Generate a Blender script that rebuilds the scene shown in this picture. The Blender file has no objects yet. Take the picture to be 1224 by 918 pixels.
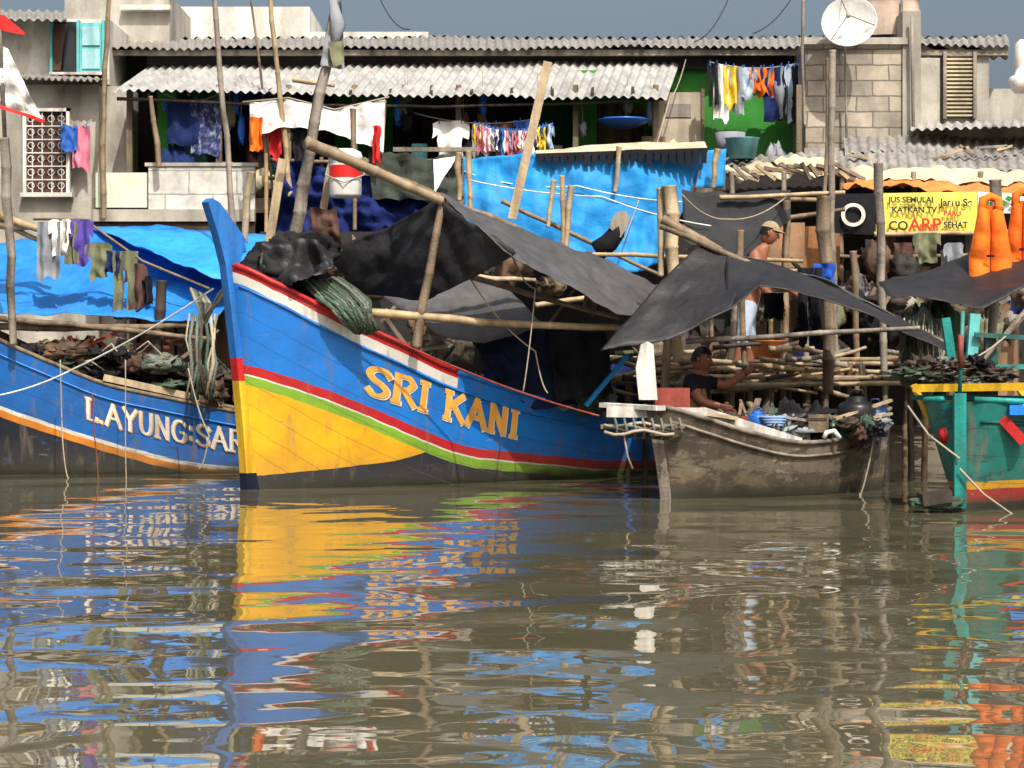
import bpy, math, random
import numpy as np
from mathutils import Vector, noise, Matrix
random.seed(7)
Q=0.77           # metres per design unit
CD=25.0; CH=1.5
V=Vector
def P(px,py,y):  # measured elevation position at real depth y -> site coordinates
    k=1+y/CD
    return V(((px-612)/100*k, y, CH+(435-py)/100*k))
scene=bpy.context.scene
# ---------------------------------------------------------------- materials
MC={}
def M(name,col,rough=.7,var=.3,scale=2.5,bump=.25,bscale=25,col2=None,streak=.25,spec=.35,metal=0,ss=(9,9,.9),grime=0):
    if name in MC: return MC[name]
    m=bpy.data.materials.new(name); m.use_nodes=True; nt=m.node_tree; N=nt.nodes; L=nt.links
    b=N['Principled BSDF']; b.inputs['Roughness'].default_value=rough
    b.inputs['Specular IOR Level'].default_value=spec; b.inputs['Metallic'].default_value=metal
    tc=N.new('ShaderNodeTexCoord')
    n1=N.new('ShaderNodeTexNoise'); n1.inputs['Scale'].default_value=scale; n1.inputs['Detail'].default_value=7; n1.inputs['Roughness'].default_value=.65
    L.new(tc.outputs['Object'],n1.inputs['Vector'])
    r=N.new('ShaderNodeValToRGB'); L.new(n1.outputs['Fac'],r.inputs['Fac'])
    c=V(col)
    a=c*(1-var); e=V(col2) if col2 else c*(1+var*.8)
    r.color_ramp.elements[0].position=.3; r.color_ramp.elements[0].color=(a.x,a.y,a.z,1)
    r.color_ramp.elements[1].position=.72; r.color_ramp.elements[1].color=(e.x,e.y,e.z,1)
    mm=r.color_ramp.elements.new(.5); mm.color=(c.x,c.y,c.z,1)
    out=r.outputs['Color']
    if streak>0:
        mp=N.new('ShaderNodeMapping'); mp.inputs['Scale'].default_value=ss; L.new(tc.outputs['Object'],mp.inputs['Vector'])
        n2=N.new('ShaderNodeTexNoise'); n2.inputs['Scale'].default_value=1; n2.inputs['Detail'].default_value=5
        L.new(mp.outputs[0],n2.inputs['Vector'])
        mr=N.new('ShaderNodeMapRange'); mr.inputs[1].default_value=.3; mr.inputs[2].default_value=.6
        mr.inputs[3].default_value=1-streak*1.6; mr.inputs[4].default_value=1.06
        L.new(n2.outputs['Fac'],mr.inputs[0])
        mx=N.new('ShaderNodeMix'); mx.data_type='RGBA'; mx.blend_type='MULTIPLY'; mx.inputs[0].default_value=1
        L.new(out,mx.inputs[6]); L.new(mr.outputs[0],mx.inputs[7]); out=mx.outputs[2]
    if grime>0:
        mp=N.new('ShaderNodeMapping'); mp.inputs['Scale'].default_value=(2.2,2.2,.8); mp.inputs['Location'].default_value=(3,1,7); L.new(tc.outputs['Object'],mp.inputs['Vector'])
        n4=N.new('ShaderNodeTexNoise'); n4.inputs['Scale'].default_value=1; n4.inputs['Detail'].default_value=9; n4.inputs['Roughness'].default_value=.72; L.new(mp.outputs[0],n4.inputs['Vector'])
        mg=N.new('ShaderNodeMapRange'); mg.inputs[1].default_value=.5; mg.inputs[2].default_value=.68; mg.inputs[4].default_value=grime; L.new(n4.outputs['Fac'],mg.inputs[0])
        mx=N.new('ShaderNodeMix'); mx.data_type='RGBA'; L.new(mg.outputs[0],mx.inputs[0]); L.new(out,mx.inputs[6]); mx.inputs[7].default_value=(.11,.095,.075,1); out=mx.outputs[2]
    L.new(out,b.inputs['Base Color'])
    if bump>0:
        n3=N.new('ShaderNodeTexNoise'); n3.inputs['Scale'].default_value=bscale; n3.inputs['Detail'].default_value=5
        L.new(tc.outputs['Object'],n3.inputs['Vector'])
        bp=N.new('ShaderNodeBump'); bp.inputs['Strength'].default_value=bump; bp.inputs['Distance'].default_value=.02
        L.new(n3.outputs['Fac'],bp.inputs['Height']); L.new(bp.outputs[0],b.inputs['Normal'])
    MC[name]=m; return m
def CL(name,col,**k):
    k.setdefault('rough',.85); k.setdefault('var',.18); k.setdefault('bump',.5); k.setdefault('bscale',14); k.setdefault('streak',.1); k.setdefault('spec',.15)
    return M(name,col,**k)
PS=(3.5,3.5,.5)
wood=M('weathered_wood',(.2,.15,.10),bump=.5,bscale=40,streak=.4)
woodl=M('pale_wood',(.42,.33,.21),bump=.4,streak=.3)
woodd=M('dark_wood',(.05,.038,.028),streak=.3)
woodg=M('grey_wood',(.25,.22,.18),bump=.5,streak=.45,var=.4)
bamb=M('bamboo',(.40,.30,.17),rough=.5,var=.4,streak=.25,scale=4)
bambd=M('old_bamboo',(.22,.16,.10),rough=.6,var=.45,scale=4)
asb=M('asbestos_sheet',(.27,.26,.24),var=.3,scale=1.2,streak=.25,bump=.15,grime=.45)
zinc=M('corrugated_zinc',(.40,.40,.385),rough=.6,var=.14,scale=.8,streak=.22,bump=.1,ss=(5,5,.8),grime=.35)
plw=M('stained_white_plaster',(.64,.62,.56),var=.2,scale=1.6,streak=.22,ss=PS,grime=.55)
plg=M('grey_plaster',(.40,.38,.33),var=.3,scale=1.6,streak=.22,ss=PS,grime=.6)
green=M('green_painted_wall',(.035,.27,.03),var=.3,streak=.25,ss=PS,grime=.4)
dark=M('dark_interior_shade',(.025,.022,.02),streak=.2)  # near-black colour stands in for shade under floors and in huts
brn=M('brown_boards',(.12,.07,.04),var=.5,streak=.6,scale=2)
ply=M('plywood',(.28,.16,.085),var=.4,streak=.4,ss=PS,grime=.4)
black=CL('black_tarpaulin',(.018,.018,.02),rough=.55,var=.35,spec=.4)
greyt=CL('sunlit_grey_tarpaulin',(.08,.08,.082),rough=.55,var=.3,spec=.4,scale=1.2,streak=.2)  # paler grey puts sunlight into the black canopies' lit panels; grey tarp too
blue=CL('blue_tarpaulin',(.02,.20,.60),rough=.5,spec=.3,scale=1.5,var=.25,grime=.18)
cyan=CL('sky_blue_tarpaulin',(.02,.25,.62),rough=.6,spec=.2,scale=1.2,var=.14,grime=.18)
navy=CL('navy_cloth',(.012,.025,.10))
white=CL('white_cloth',(.76,.75,.72))
cream=CL('cream_tarpaulin',(.55,.48,.33),grime=.5)
orangec=CL('orange_cloth',(.80,.17,.02))
red=CL('red_cloth',(.55,.03,.03))
pink=CL('pink_cloth',(.65,.2,.28))
purp=CL('purple_cloth',(.10,.07,.35))
khaki=CL('khaki_cloth',(.16,.17,.10))
brownc=CL('brown_cloth',(.09,.05,.04))
blackc=CL('black_cloth',(.014,.014,.018))
bluec=CL('blue_cloth',(.04,.14,.5))
yellc=CL('yellow_cloth',(.7,.5,.04))
greyc=CL('grey_cloth',(.25,.27,.3))
ltbl=CL('pale_blue_cloth',(.4,.5,.62))
netg=CL('green_net',(.07,.11,.075),var=.5,bump=1,bscale=60)
netgr=CL('grey_net',(.16,.18,.15),var=.5,bump=1,bscale=60)
rope=M('rope',(.35,.3,.22),streak=0)
ropeb=M('blue_rope',(.2,.3,.5),streak=0)
skin=M('brown_skin',(.26,.105,.06),rough=.5,var=.12,streak=0,bump=.05)
hair=M('black_hair',(.01,.009,.008),rough=.4,streak=0)
plR=M('red_plastic',(.6,.02,.02),rough=.35,streak=.1,bump=.05)
plW=M('white_plastic',(.75,.74,.7),rough=.35,streak=.2,bump=.05)
plB=M('blue_plastic',(.02,.12,.5),rough=.35,streak=.05,bump=.05)
plK=M('black_plastic',(.015,.015,.017),rough=.35,streak=.05,bump=.05)
plO=M('orange_plastic',(.6,.2,.06),rough=.4,streak=.05,bump=.05)
teal=M('teal_paint',(.01,.27,.24),rough=.45,var=.35,streak=.35,grime=.5)
tealD=M('dark_teal_paint',(.01,.10,.10),rough=.5,var=.4,streak=.3,grime=.4)
yel=M('yellow_paint',(.75,.45,.02),rough=.5,var=.25,grime=.3)
redp=M('red_paint',(.5,.02,.02),rough=.45,var=.25)
redb=M('faded_red_paint',(.25,.05,.035),rough=.6,var=.4)
whp=M('white_paint',(.68,.66,.60),rough=.5,var=.25,streak=.35,grime=.55)
bluep=M('blue_paint',(.012,.18,.60),rough=.4,var=.2,streak=.25,grime=.25)
navyp=M('navy_paint',(.008,.012,.035),rough=.5)
cyanp=M('turquoise_paint',(.12,.45,.45),rough=.5)
letO=M('orange_lettering',(.82,.40,.07),rough=.5,var=.25,streak=.15)
letW=M('white_lettering',(.72,.68,.58),rough=.5,var=.2,streak=.25)
letR=M('red_lettering',(.6,.03,.02),streak=0); letK=M('black_lettering',(.02,.02,.02),streak=0)
banY=CL('yellow_banner_vinyl',(.8,.68,.12),rough=.5,bump=.2)
glass=M('dark_glass',(.02,.025,.03),rough=.15,streak=0,bump=0,spec=.6)
tan=M('tan_concrete',(.42,.33,.26),var=.25,streak=.2,ss=PS)
def blockmat(nm,c1,c2,mo,bw=.42,rh=.2):
    m=bpy.data.materials.new(nm); m.use_nodes=True; nt=m.node_tree; N=nt.nodes; L=nt.links
    b=N['Principled BSDF']; b.inputs['Roughness'].default_value=.9
    tc=N.new('ShaderNodeTexCoord'); sp=N.new('ShaderNodeSeparateXYZ'); cb=N.new('ShaderNodeCombineXYZ')
    L.new(tc.outputs['Object'],sp.inputs[0]); ad=N.new('ShaderNodeMath'); L.new(sp.outputs[0],ad.inputs[0]); L.new(sp.outputs[1],ad.inputs[1])
    L.new(ad.outputs[0],cb.inputs[0]); L.new(sp.outputs[2],cb.inputs[1])
    dn=N.new('ShaderNodeTexNoise'); dn.inputs['Scale'].default_value=6; L.new(tc.outputs['Object'],dn.inputs['Vector'])
    vm=N.new('ShaderNodeVectorMath'); vm.operation='SCALE'; vm.inputs['Scale'].default_value=.03; L.new(dn.outputs['Color'],vm.inputs[0])
    va=N.new('ShaderNodeVectorMath'); L.new(cb.outputs[0],va.inputs[0]); L.new(vm.outputs[0],va.inputs[1])
    br=N.new('ShaderNodeTexBrick'); L.new(va.outputs[0],br.inputs['Vector'])
    br.inputs['Scale'].default_value=1; br.inputs['Brick Width'].default_value=bw; br.inputs['Row Height'].default_value=rh
    br.inputs['Mortar Size'].default_value=.010; br.inputs['Color1'].default_value=(*c1,1); br.inputs['Color2'].default_value=(*c2,1); br.inputs['Mortar'].default_value=(*mo,1)
    n=N.new('ShaderNodeTexNoise'); n.inputs['Scale'].default_value=2.6; n.inputs['Detail'].default_value=8; n.inputs['Roughness'].default_value=.7; L.new(tc.outputs['Object'],n.inputs['Vector'])
    mr=N.new('ShaderNodeMapRange'); mr.inputs[1].default_value=.3; mr.inputs[2].default_value=.7; mr.inputs[3].default_value=.5; mr.inputs[4].default_value=1.3; L.new(n.outputs['Fac'],mr.inputs[0])
    mx=N.new('ShaderNodeMix'); mx.data_type='RGBA'; mx.blend_type='MULTIPLY'; mx.inputs[0].default_value=1
    L.new(br.outputs['Color'],mx.inputs[6]); L.new(mr.outputs[0],mx.inputs[7]); L.new(mx.outputs[2],b.inputs['Base Color'])
    bp=N.new('ShaderNodeBump'); bp.invert=True; bp.inputs['Strength'].default_value=.7; bp.inputs['Distance'].default_value=.02; L.new(br.outputs['Fac'],bp.inputs['Height']); L.new(bp.outputs[0],b.inputs['Normal'])
    return m
blocks=blockmat('concrete_blocks',(.40,.35,.28),(.27,.24,.20),(.15,.14,.12))
blockw=blockmat('whitewashed_blocks',(.66,.65,.6),(.56,.56,.52),(.36,.35,.32),.6,.3)
# ---------------------------------------------------------------- mesh builder
class MB:
    def __init__(s): s.v=[];s.f=[];s.m=[];s.sm=[];s.mats=[];s.uv1={};s.uv2={}
    def mi(s,m):
        if m not in s.mats: s.mats.append(m)
        return s.mats.index(m)
    def add(s,vs,fs,mat,smooth=False):
        o=len(s.v); s.v+= [V(v) for v in vs]; i=s.mi(mat)
        for f in fs: s.f.append([o+j for j in f]); s.m.append(i); s.sm.append(smooth)
        return o
    def tube(s,pts,r,mat,seg=7,smooth=True):
        pts=[V(p) for p in pts]; n=len(pts)
        if not hasattr(r,'__len__'): r=[r]*n
        vs=[];up=None
        for i,p in enumerate(pts):
            d=(pts[min(i+1,n-1)]-pts[max(i-1,0)])
            if d.length<1e-9: d=V((0,0,1))
            d.normalize()
            if up is None: up=V((0,0,1)) if abs(d.z)<.9 else V((1,0,0))
            a=d.cross(up)
            if a.length<1e-4: a=d.cross(V((0,1,0)))
            a.normalize(); b=d.cross(a).normalized(); up=a.cross(d).normalized()
            for j in range(seg):
                t=2*math.pi*j/seg; vs.append(p+(a*math.cos(t)+b*math.sin(t))*r[i])
        fs=[[i*seg+j,i*seg+(j+1)%seg,(i+1)*seg+(j+1)%seg,(i+1)*seg+j] for i in range(n-1) for j in range(seg)]
        fs.append(list(range(seg))[::-1]); fs.append([(n-1)*seg+j for j in range(seg)])
        s.add(vs,fs,mat,smooth); return s
    def bamboo(s,p1,p2,r,mat=None,bend=.02):
        mat=mat or bamb; p1=V(p1);p2=V(p2); L=(p2-p1).length; n=max(3,int(L/.38)); pts=[];rs=[]
        bx=random.uniform(-1,1)*bend*L; bz=random.uniform(-1,.3)*bend*L; sd=random.random()*50
        for i in range(n+1):
            t=i/n; c=p1.lerp(p2,t)+V((bx,0,bz))*math.sin(math.pi*t)
            wv=V((noise.noise(V((sd,i*.6,0))),0,noise.noise(V((sd,i*.6,9)))))*r*.6*(0 if i in(0,n) else 1)
            c+=wv; rr=r*(1-.25*t)*(1+.15*noise.noise(V((sd,i*.9,5))))
            for dt,k in ((-.006,1),(0,1.13),(.006,1)):
                if 0<=t+dt/L*3<=1: pts.append(c+(p2-p1).normalized()*dt*4); rs.append(rr*k)
        return s.tube(pts,rs,mat,7)
    def beam(s,p1,p2,w,h,mat,up=V((0,0,1))):
        p1=V(p1);p2=V(p2); d=(p2-p1).normalized(); up=V(up)
        if abs(d.dot(up))>.95: up=V((0,1,0))
        a=d.cross(up).normalized()*w/2; b=a.cross(d).normalized()*h/2
        vs=[p+x for p in(p1,p2) for x in(a+b,a-b,-a-b,b-a)]
        s.add(vs,[[0,1,2,3],[7,6,5,4],[0,4,5,1],[1,5,6,2],[2,6,7,3],[3,7,4,0]],mat); return s
    def bb(s,x0,x1,y0,y1,z0,z1,mat):
        vs=[(x,y,z) for x in(x0,x1) for y in(y0,y1) for z in(z0,z1)]
        s.add(vs,[[0,1,3,2],[4,6,7,5],[0,4,5,1],[2,3,7,6],[0,2,6,4],[1,5,7,3]],mat); return s
    def grid(s,fn,nu,nv,mat,smooth=True,mask=None):
        vs=[fn(i/nu,j/nv) for j in range(nv+1) for i in range(nu+1)]
        fs=[[j*(nu+1)+i,j*(nu+1)+i+1,(j+1)*(nu+1)+i+1,(j+1)*(nu+1)+i] for j in range(nv) for i in range(nu) if mask is None or mask(i,j)]
        s.add(vs,fs,mat,smooth); return s
    def lathe(s,c,prof,mat,seg=20,axis=V((0,0,1)),smooth=True):
        c=V(c); axis=V(axis).normalized(); a=axis.orthogonal().normalized(); b=axis.cross(a)
        vs=[c+axis*z+(a*math.cos(2*math.pi*j/seg)+b*math.sin(2*math.pi*j/seg))*r for r,z in prof for j in range(seg)]
        n=len(prof); fs=[[i*seg+j,i*seg+(j+1)%seg,(i+1)*seg+(j+1)%seg,(i+1)*seg+j] for i in range(n-1) for j in range(seg)]
        s.add(vs,fs,mat,smooth); return s
    def prism(s,pts,off,mat):
        pts=[V(p) for p in pts]; off=V(off); n=len(pts)
        s.add(pts+[p+off for p in pts],[list(range(n)),[n+i for i in range(n)][::-1]]+[[i,(i+1)%n,n+(i+1)%n,n+i][::-1] for i in range(n)],mat); return s
    def heap(s,c,sz,mat,seed=0,amp=.25,fr=2.5,n=20):
        c=V(c)
        def fn(u,v):
            th=u*2*math.pi; ph=v*math.pi
            d=V((math.sin(ph)*math.cos(th),math.sin(ph)*math.sin(th),math.cos(ph)))
            k=1+amp*(noise.noise(d*fr+V((seed*7.1,0,0)))*1.4+.6*abs(noise.noise(d*fr*3+V((seed,3,0)))))
            return c+V((d.x*sz[0]*k,d.y*sz[1]*k,d.z*sz[2]*k))
        return s.grid(fn,n*2,n,mat)
    def panel(s,top,bot,mat,nu=24,nv=14,sag=0,wr=.03,fr=2.0,fold=0,seed=0,sagu=0):
        top=[V(p) for p in top];bot=[V(p) for p in bot]
        def ev(pl,t):
            x=t*(len(pl)-1); i=min(int(x),len(pl)-2); return pl[i].lerp(pl[i+1],x-i)
        nrm=(top[-1]-top[0]).cross(bot[0]-top[0])
        nrm=nrm.normalized() if nrm.length>1e-6 else V((0,1,0))
        def fn(u,v):
            p=ev(top,u).lerp(ev(bot,u),v); p.z-=sag*4*v*(1-v)*(1-.3*abs(2*u-1))+sagu*4*u*(1-u)
            w=wr*(noise.noise(p*fr+V((seed,seed*3,0)))+.5*noise.noise(p*fr*2.7+V((seed,0,9)))+.25*abs(noise.noise(p*fr*6+V((seed,5,9)))))
            w+=fold*math.sin(u*len(top)*9+seed+2*noise.noise(p*1.5))*(.3+.7*v)
            return p+nrm*w
        return s.grid(fn,nu,nv,mat)
    def corr(s,tl,tr,br,bl,mat,pitch=.16,amp=.03,nv=3,wob=.02):
        tl,tr,br,bl=map(V,(tl,tr,br,bl)); W=(tr-tl).length; nu=int(W/pitch*6)
        nrm=(tr-tl).cross(bl-tl).normalized()
        def fn(u,v):
            p=tl.lerp(tr,u).lerp(bl.lerp(br,u),v)
            sh=int(u*W/.95); return p+nrm*(amp*math.sin(u*W/pitch*2*math.pi)+wob*noise.noise(p*.9))+(bl-tl).normalized()*(.08*noise.noise(V((sh*3.3,1,0))) if v>.99 else 0)
        return s.grid(fn,nu,nv,mat)
    def obj(s,name,parent=None,solid=0):
        me=bpy.data.meshes.new(name); me.from_pydata([tuple(v*Q) for v in s.v],[],s.f)
        for m in s.mats: me.materials.append(m)
        me.polygons.foreach_set('material_index',s.m); me.polygons.foreach_set('use_smooth',s.sm)
        for nm,d in(('UVMap',s.uv1),('band',s.uv2)):
            if d:
                l=me.uv_layers.new(name=nm)
                for lp in me.loops: l.data[lp.index].uv=d.get(lp.vertex_index,(0,0))
        me.update()
        o=bpy.data.objects.new(name,me); scene.collection.objects.link(o)
        if solid:
            md=o.modifiers.new('s','SOLIDIFY'); md.thickness=solid
        if parent: o.parent=parent
        return o
def empty(name):
    e=bpy.data.objects.new(name,None); scene.collection.objects.link(e); e.empty_display_size=.1; return e
def one(name,fn,parent=None,solid=0):
    b=MB(); fn(b); return b.obj(name,parent,solid)
def textobj(body,loc,size,mat,parent,name='lettering',ry=0):
    c=bpy.data.curves.new(name,'FONT'); c.body=body; c.size=size*Q; c.offset=.003; c.extrude=.001
    c.materials.append(mat); o=bpy.data.objects.new(name,c); scene.collection.objects.link(o)
    o.location=V(loc)*Q; o.rotation_euler=(math.radians(90),ry,0); o.parent=parent; return o
# ---------------------------------------------------------------- world, sun, camera
el=math.radians(50); azx=math.radians(18)
sdir=V((math.sin(azx)*math.cos(el),-math.cos(azx)*math.cos(el),math.sin(el)))
w=bpy.data.worlds.new('World'); scene.world=w; w.use_nodes=True
sk=w.node_tree.nodes.new('ShaderNodeTexSky'); sk.sky_type='NISHITA'; sk.sun_disc=False
sk.sun_elevation=el; sk.sun_rotation=math.pi-azx; sk.dust_density=8; sk.air_density=1.0; sk.ozone_density=.6
bg=w.node_tree.nodes['Background']; bg.inputs['Strength'].default_value=.15
w.node_tree.links.new(sk.outputs[0],bg.inputs['Color'])
sl=bpy.data.lights.new('sun','SUN'); sl.energy=4.5; sl.angle=math.radians(.5); sl.color=(1,.95,.87)
so=bpy.data.objects.new('sun',sl); scene.collection.objects.link(so); so.rotation_euler=(-sdir).to_track_quat('-Z','Y').to_euler()
cam=bpy.data.cameras.new('camera'); co=bpy.data.objects.new('camera',cam); scene.collection.objects.link(co)
cam.sensor_width=36; cam.lens=36*2500/1224; cam.shift_y=-24/1224; cam.clip_end=5000; cam.clip_start=.1
co.location=(0,-CD*Q,CH*Q); co.rotation_euler=(math.radians(90),0,0); scene.camera=co
scene.view_settings.view_transform='Standard'; scene.view_settings.look='None'
# ---------------------------------------------------------------- water & ground
def watermat():
    m=bpy.data.materials.new('murky_water'); m.use_nodes=True; nt=m.node_tree; N=nt.nodes; L=nt.links
    b=N['Principled BSDF']; b.inputs['Roughness'].default_value=.012; b.inputs['IOR'].default_value=1.37
    b.inputs['Base Color'].default_value=(.098,.091,.055,1); b.inputs['Specular IOR Level'].default_value=.7
    g=N.new('ShaderNodeNewGeometry')
    hs=None
    for sc,di,amp,det,sx in((.85,.35,.034,0,.75),(2.1,.3,.0085,0,.8),(5.5,.2,.0011,1,1)):
        mp=N.new('ShaderNodeMapping'); mp.inputs['Scale'].default_value=(sx,1,1); L.new(g.outputs['Position'],mp.inputs['Vector'])
        n=N.new('ShaderNodeTexNoise'); n.inputs['Scale'].default_value=sc; n.inputs['Detail'].default_value=det; n.inputs['Distortion'].default_value=di
        L.new(mp.outputs[0],n.inputs['Vector'])
        mu=N.new('ShaderNodeMath'); mu.operation='MULTIPLY'; mu.inputs[1].default_value=amp; L.new(n.outputs['Fac'],mu.inputs[0])
        if hs is None: hs=mu.outputs[0]
        else:
            a=N.new('ShaderNodeMath'); L.new(hs,a.inputs[0]); L.new(mu.outputs[0],a.inputs[1]); hs=a.outputs[0]
    bp=N.new('ShaderNodeBump'); bp.inputs['Strength'].default_value=1; bp.inputs['Distance'].default_value=1; L.new(hs,bp.inputs['Height']); L.new(bp.outputs[0],b.inputs['Normal'])
    return m
wm=watermat()
def f(b): b.add([(-3000,-3000,0),(3000,-3000,0),(3000,9,0),(-3000,9,0)],[[0,1,2,3]],wm)
one('water',f)
mud=M('mud_ground',(.12,.1,.075),scale=1,streak=0,bump=.8,bscale=8)
def f(b):
    def fn(u,v):
        y=[5.6,6.6,7.5,9,14,60,4000][round(v*6)]; z=[-.6,.15,.4,.5,.6,.6,.6][round(v*6)]
        x=(u-.5)*(60 if y<20 else 8000)
        return V((x,y,z+(.08*noise.noise(V((x,y,0))) if y<20 else 0)))
    b.grid(fn,60,6,mud)
one('ground',f)
# ---------------------------------------------------------------- hulls
def kn(kn_,s):
    xs=[a for a,_ in kn_]; ys=[b for _,b in kn_]
    return sum(float(np.interp(s+d,xs,ys)) for d in(-.25,-.12,0,.12,.25))/5 if s>.3 else float(np.interp(s,xs,ys))
class Hull:
    def __init__(h,O,a,L,sheer,B,Bw,stripe,nav,rake=.28,s1=2.2,p=.5,top=None,depth=.4,st=.55,sw=3.2):
        h.O=V((O[0],O[1],0)); h.ax=V((math.cos(a),math.sin(a),0)); h.n=V((math.sin(a),-math.cos(a),0)); h.L=L
        h.sheer=sheer;h.B=B;h.Bw=Bw;h.stripe=stripe;h.nav=nav;h.rk=rake;h.s1=s1;h.p=p;h.depth=depth;h.st=st;h.sw=sw
    def zs(h,s): return kn(h.sheer,s)
    def b(h,s,z):
        u=min(max(s,0)/h.s1,1); uw=min(max(s,0)/h.sw,1); q=max(0,(s-h.L*.55)/(h.L*.45))
        tp=1-(1-h.st)*q*q
        bs=h.B*math.sin(math.pi/2*u)**h.p*tp; bw=h.Bw*math.sin(math.pi/2*uw)**.85*tp
        t=z/h.zs(s)
        if t<0: return bw*(1+z*1.1)
        return bw+(bs-bw)*min(t,1.2)**.85
    def ctr(h,s,z):
        r=h.rk*max(z,-.2)/h.sheer[0][1]*abs(max(z,0)/h.sheer[0][1])**.3*max(0,1-s/1.6)
        return h.O+h.ax*(s-r)+V((0,0,z))
    def pt(h,s,z,side=1,inn=0): return h.ctr(s,z)+h.n*side*max(h.b(s,z)-inn,0)
    def surf(h,s,z,off=0,side=1):
        p=h.pt(s,z,side); du=h.pt(s+.05,z,side)-h.pt(s-.05,z,side); dv=h.pt(s,z+.05,side)-h.pt(s,z-.05,side)
        n=du.cross(dv).normalized()*side; return p+n*off
    def build(h,name,mat,inner,parent,ns=90,nz=36):
        b=MB(); L=h.L
        for side in(1,-1):
            vs=[];base=len(b.v)
            for i in range(ns+1):
                s=L*(i/ns)**1.5
                for j in range(nz+1):
                    z=-.35+(h.zs(s)+.35)*j/nz
                    vs.append(h.surf(s,z,.0035*noise.noise(V((s*1.7,z*2.2,side*4)))*min(1,s*2),side) if s>.1 else h.pt(s,z,side))
                    b.uv1[base+len(vs)-1]=(z-kn(h.stripe,s),z-kn(h.nav,s)); b.uv2[base+len(vs)-1]=(h.zs(s)-z,s)
            fs=[[i*(nz+1)+j,(i+1)*(nz+1)+j,(i+1)*(nz+1)+j+1,i*(nz+1)+j+1] for i in range(ns) for j in range(nz)]
            if side<0: fs=[f[::-1] for f in fs]
            b.add(vs,fs,mat,True)
        def dz(s): return max(h.zs(s)-h.depth,.12)
        for side in(1,-1):
            def fn(u,v): 
                s=.12+(L-.17)*u**1.7; z=h.zs(s)-v*(h.zs(s)-dz(s)); return h.pt(s,z,side,.06)
            b.grid(fn,ns,3,inner)
            def fn(u,v):
                s=L*u**1.7; z=h.zs(s); return h.pt(s,z,side,.075*v-.015)+V((0,0,.004))
            b.grid(fn,ns,1,inner)
        def fn(u,v):
            s=.12+(L-.17)*u**1.7; z=dz(s); return h.pt(s,z,1,.05).lerp(h.pt(s,z,-1,.05),v)
        b.grid(fn,ns,4,inner)
        def fn(u,v):
            z=-.35+(h.zs(L)+.35)*v; return h.pt(L,z,1).lerp(h.pt(L,z,-1),u)
        b.grid(fn,6,6,mat)
        return b.obj(name,parent)
    def rail(h,b,s0,s1,r,mat,dz=0,side=1,out=0,n=30):
        b.tube([h.pt(s0+(s1-s0)*i/n,h.zs(s0+(s1-s0)*i/n)+dz,side,-out) for i in range(n+1)],r,mat,6)
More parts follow.
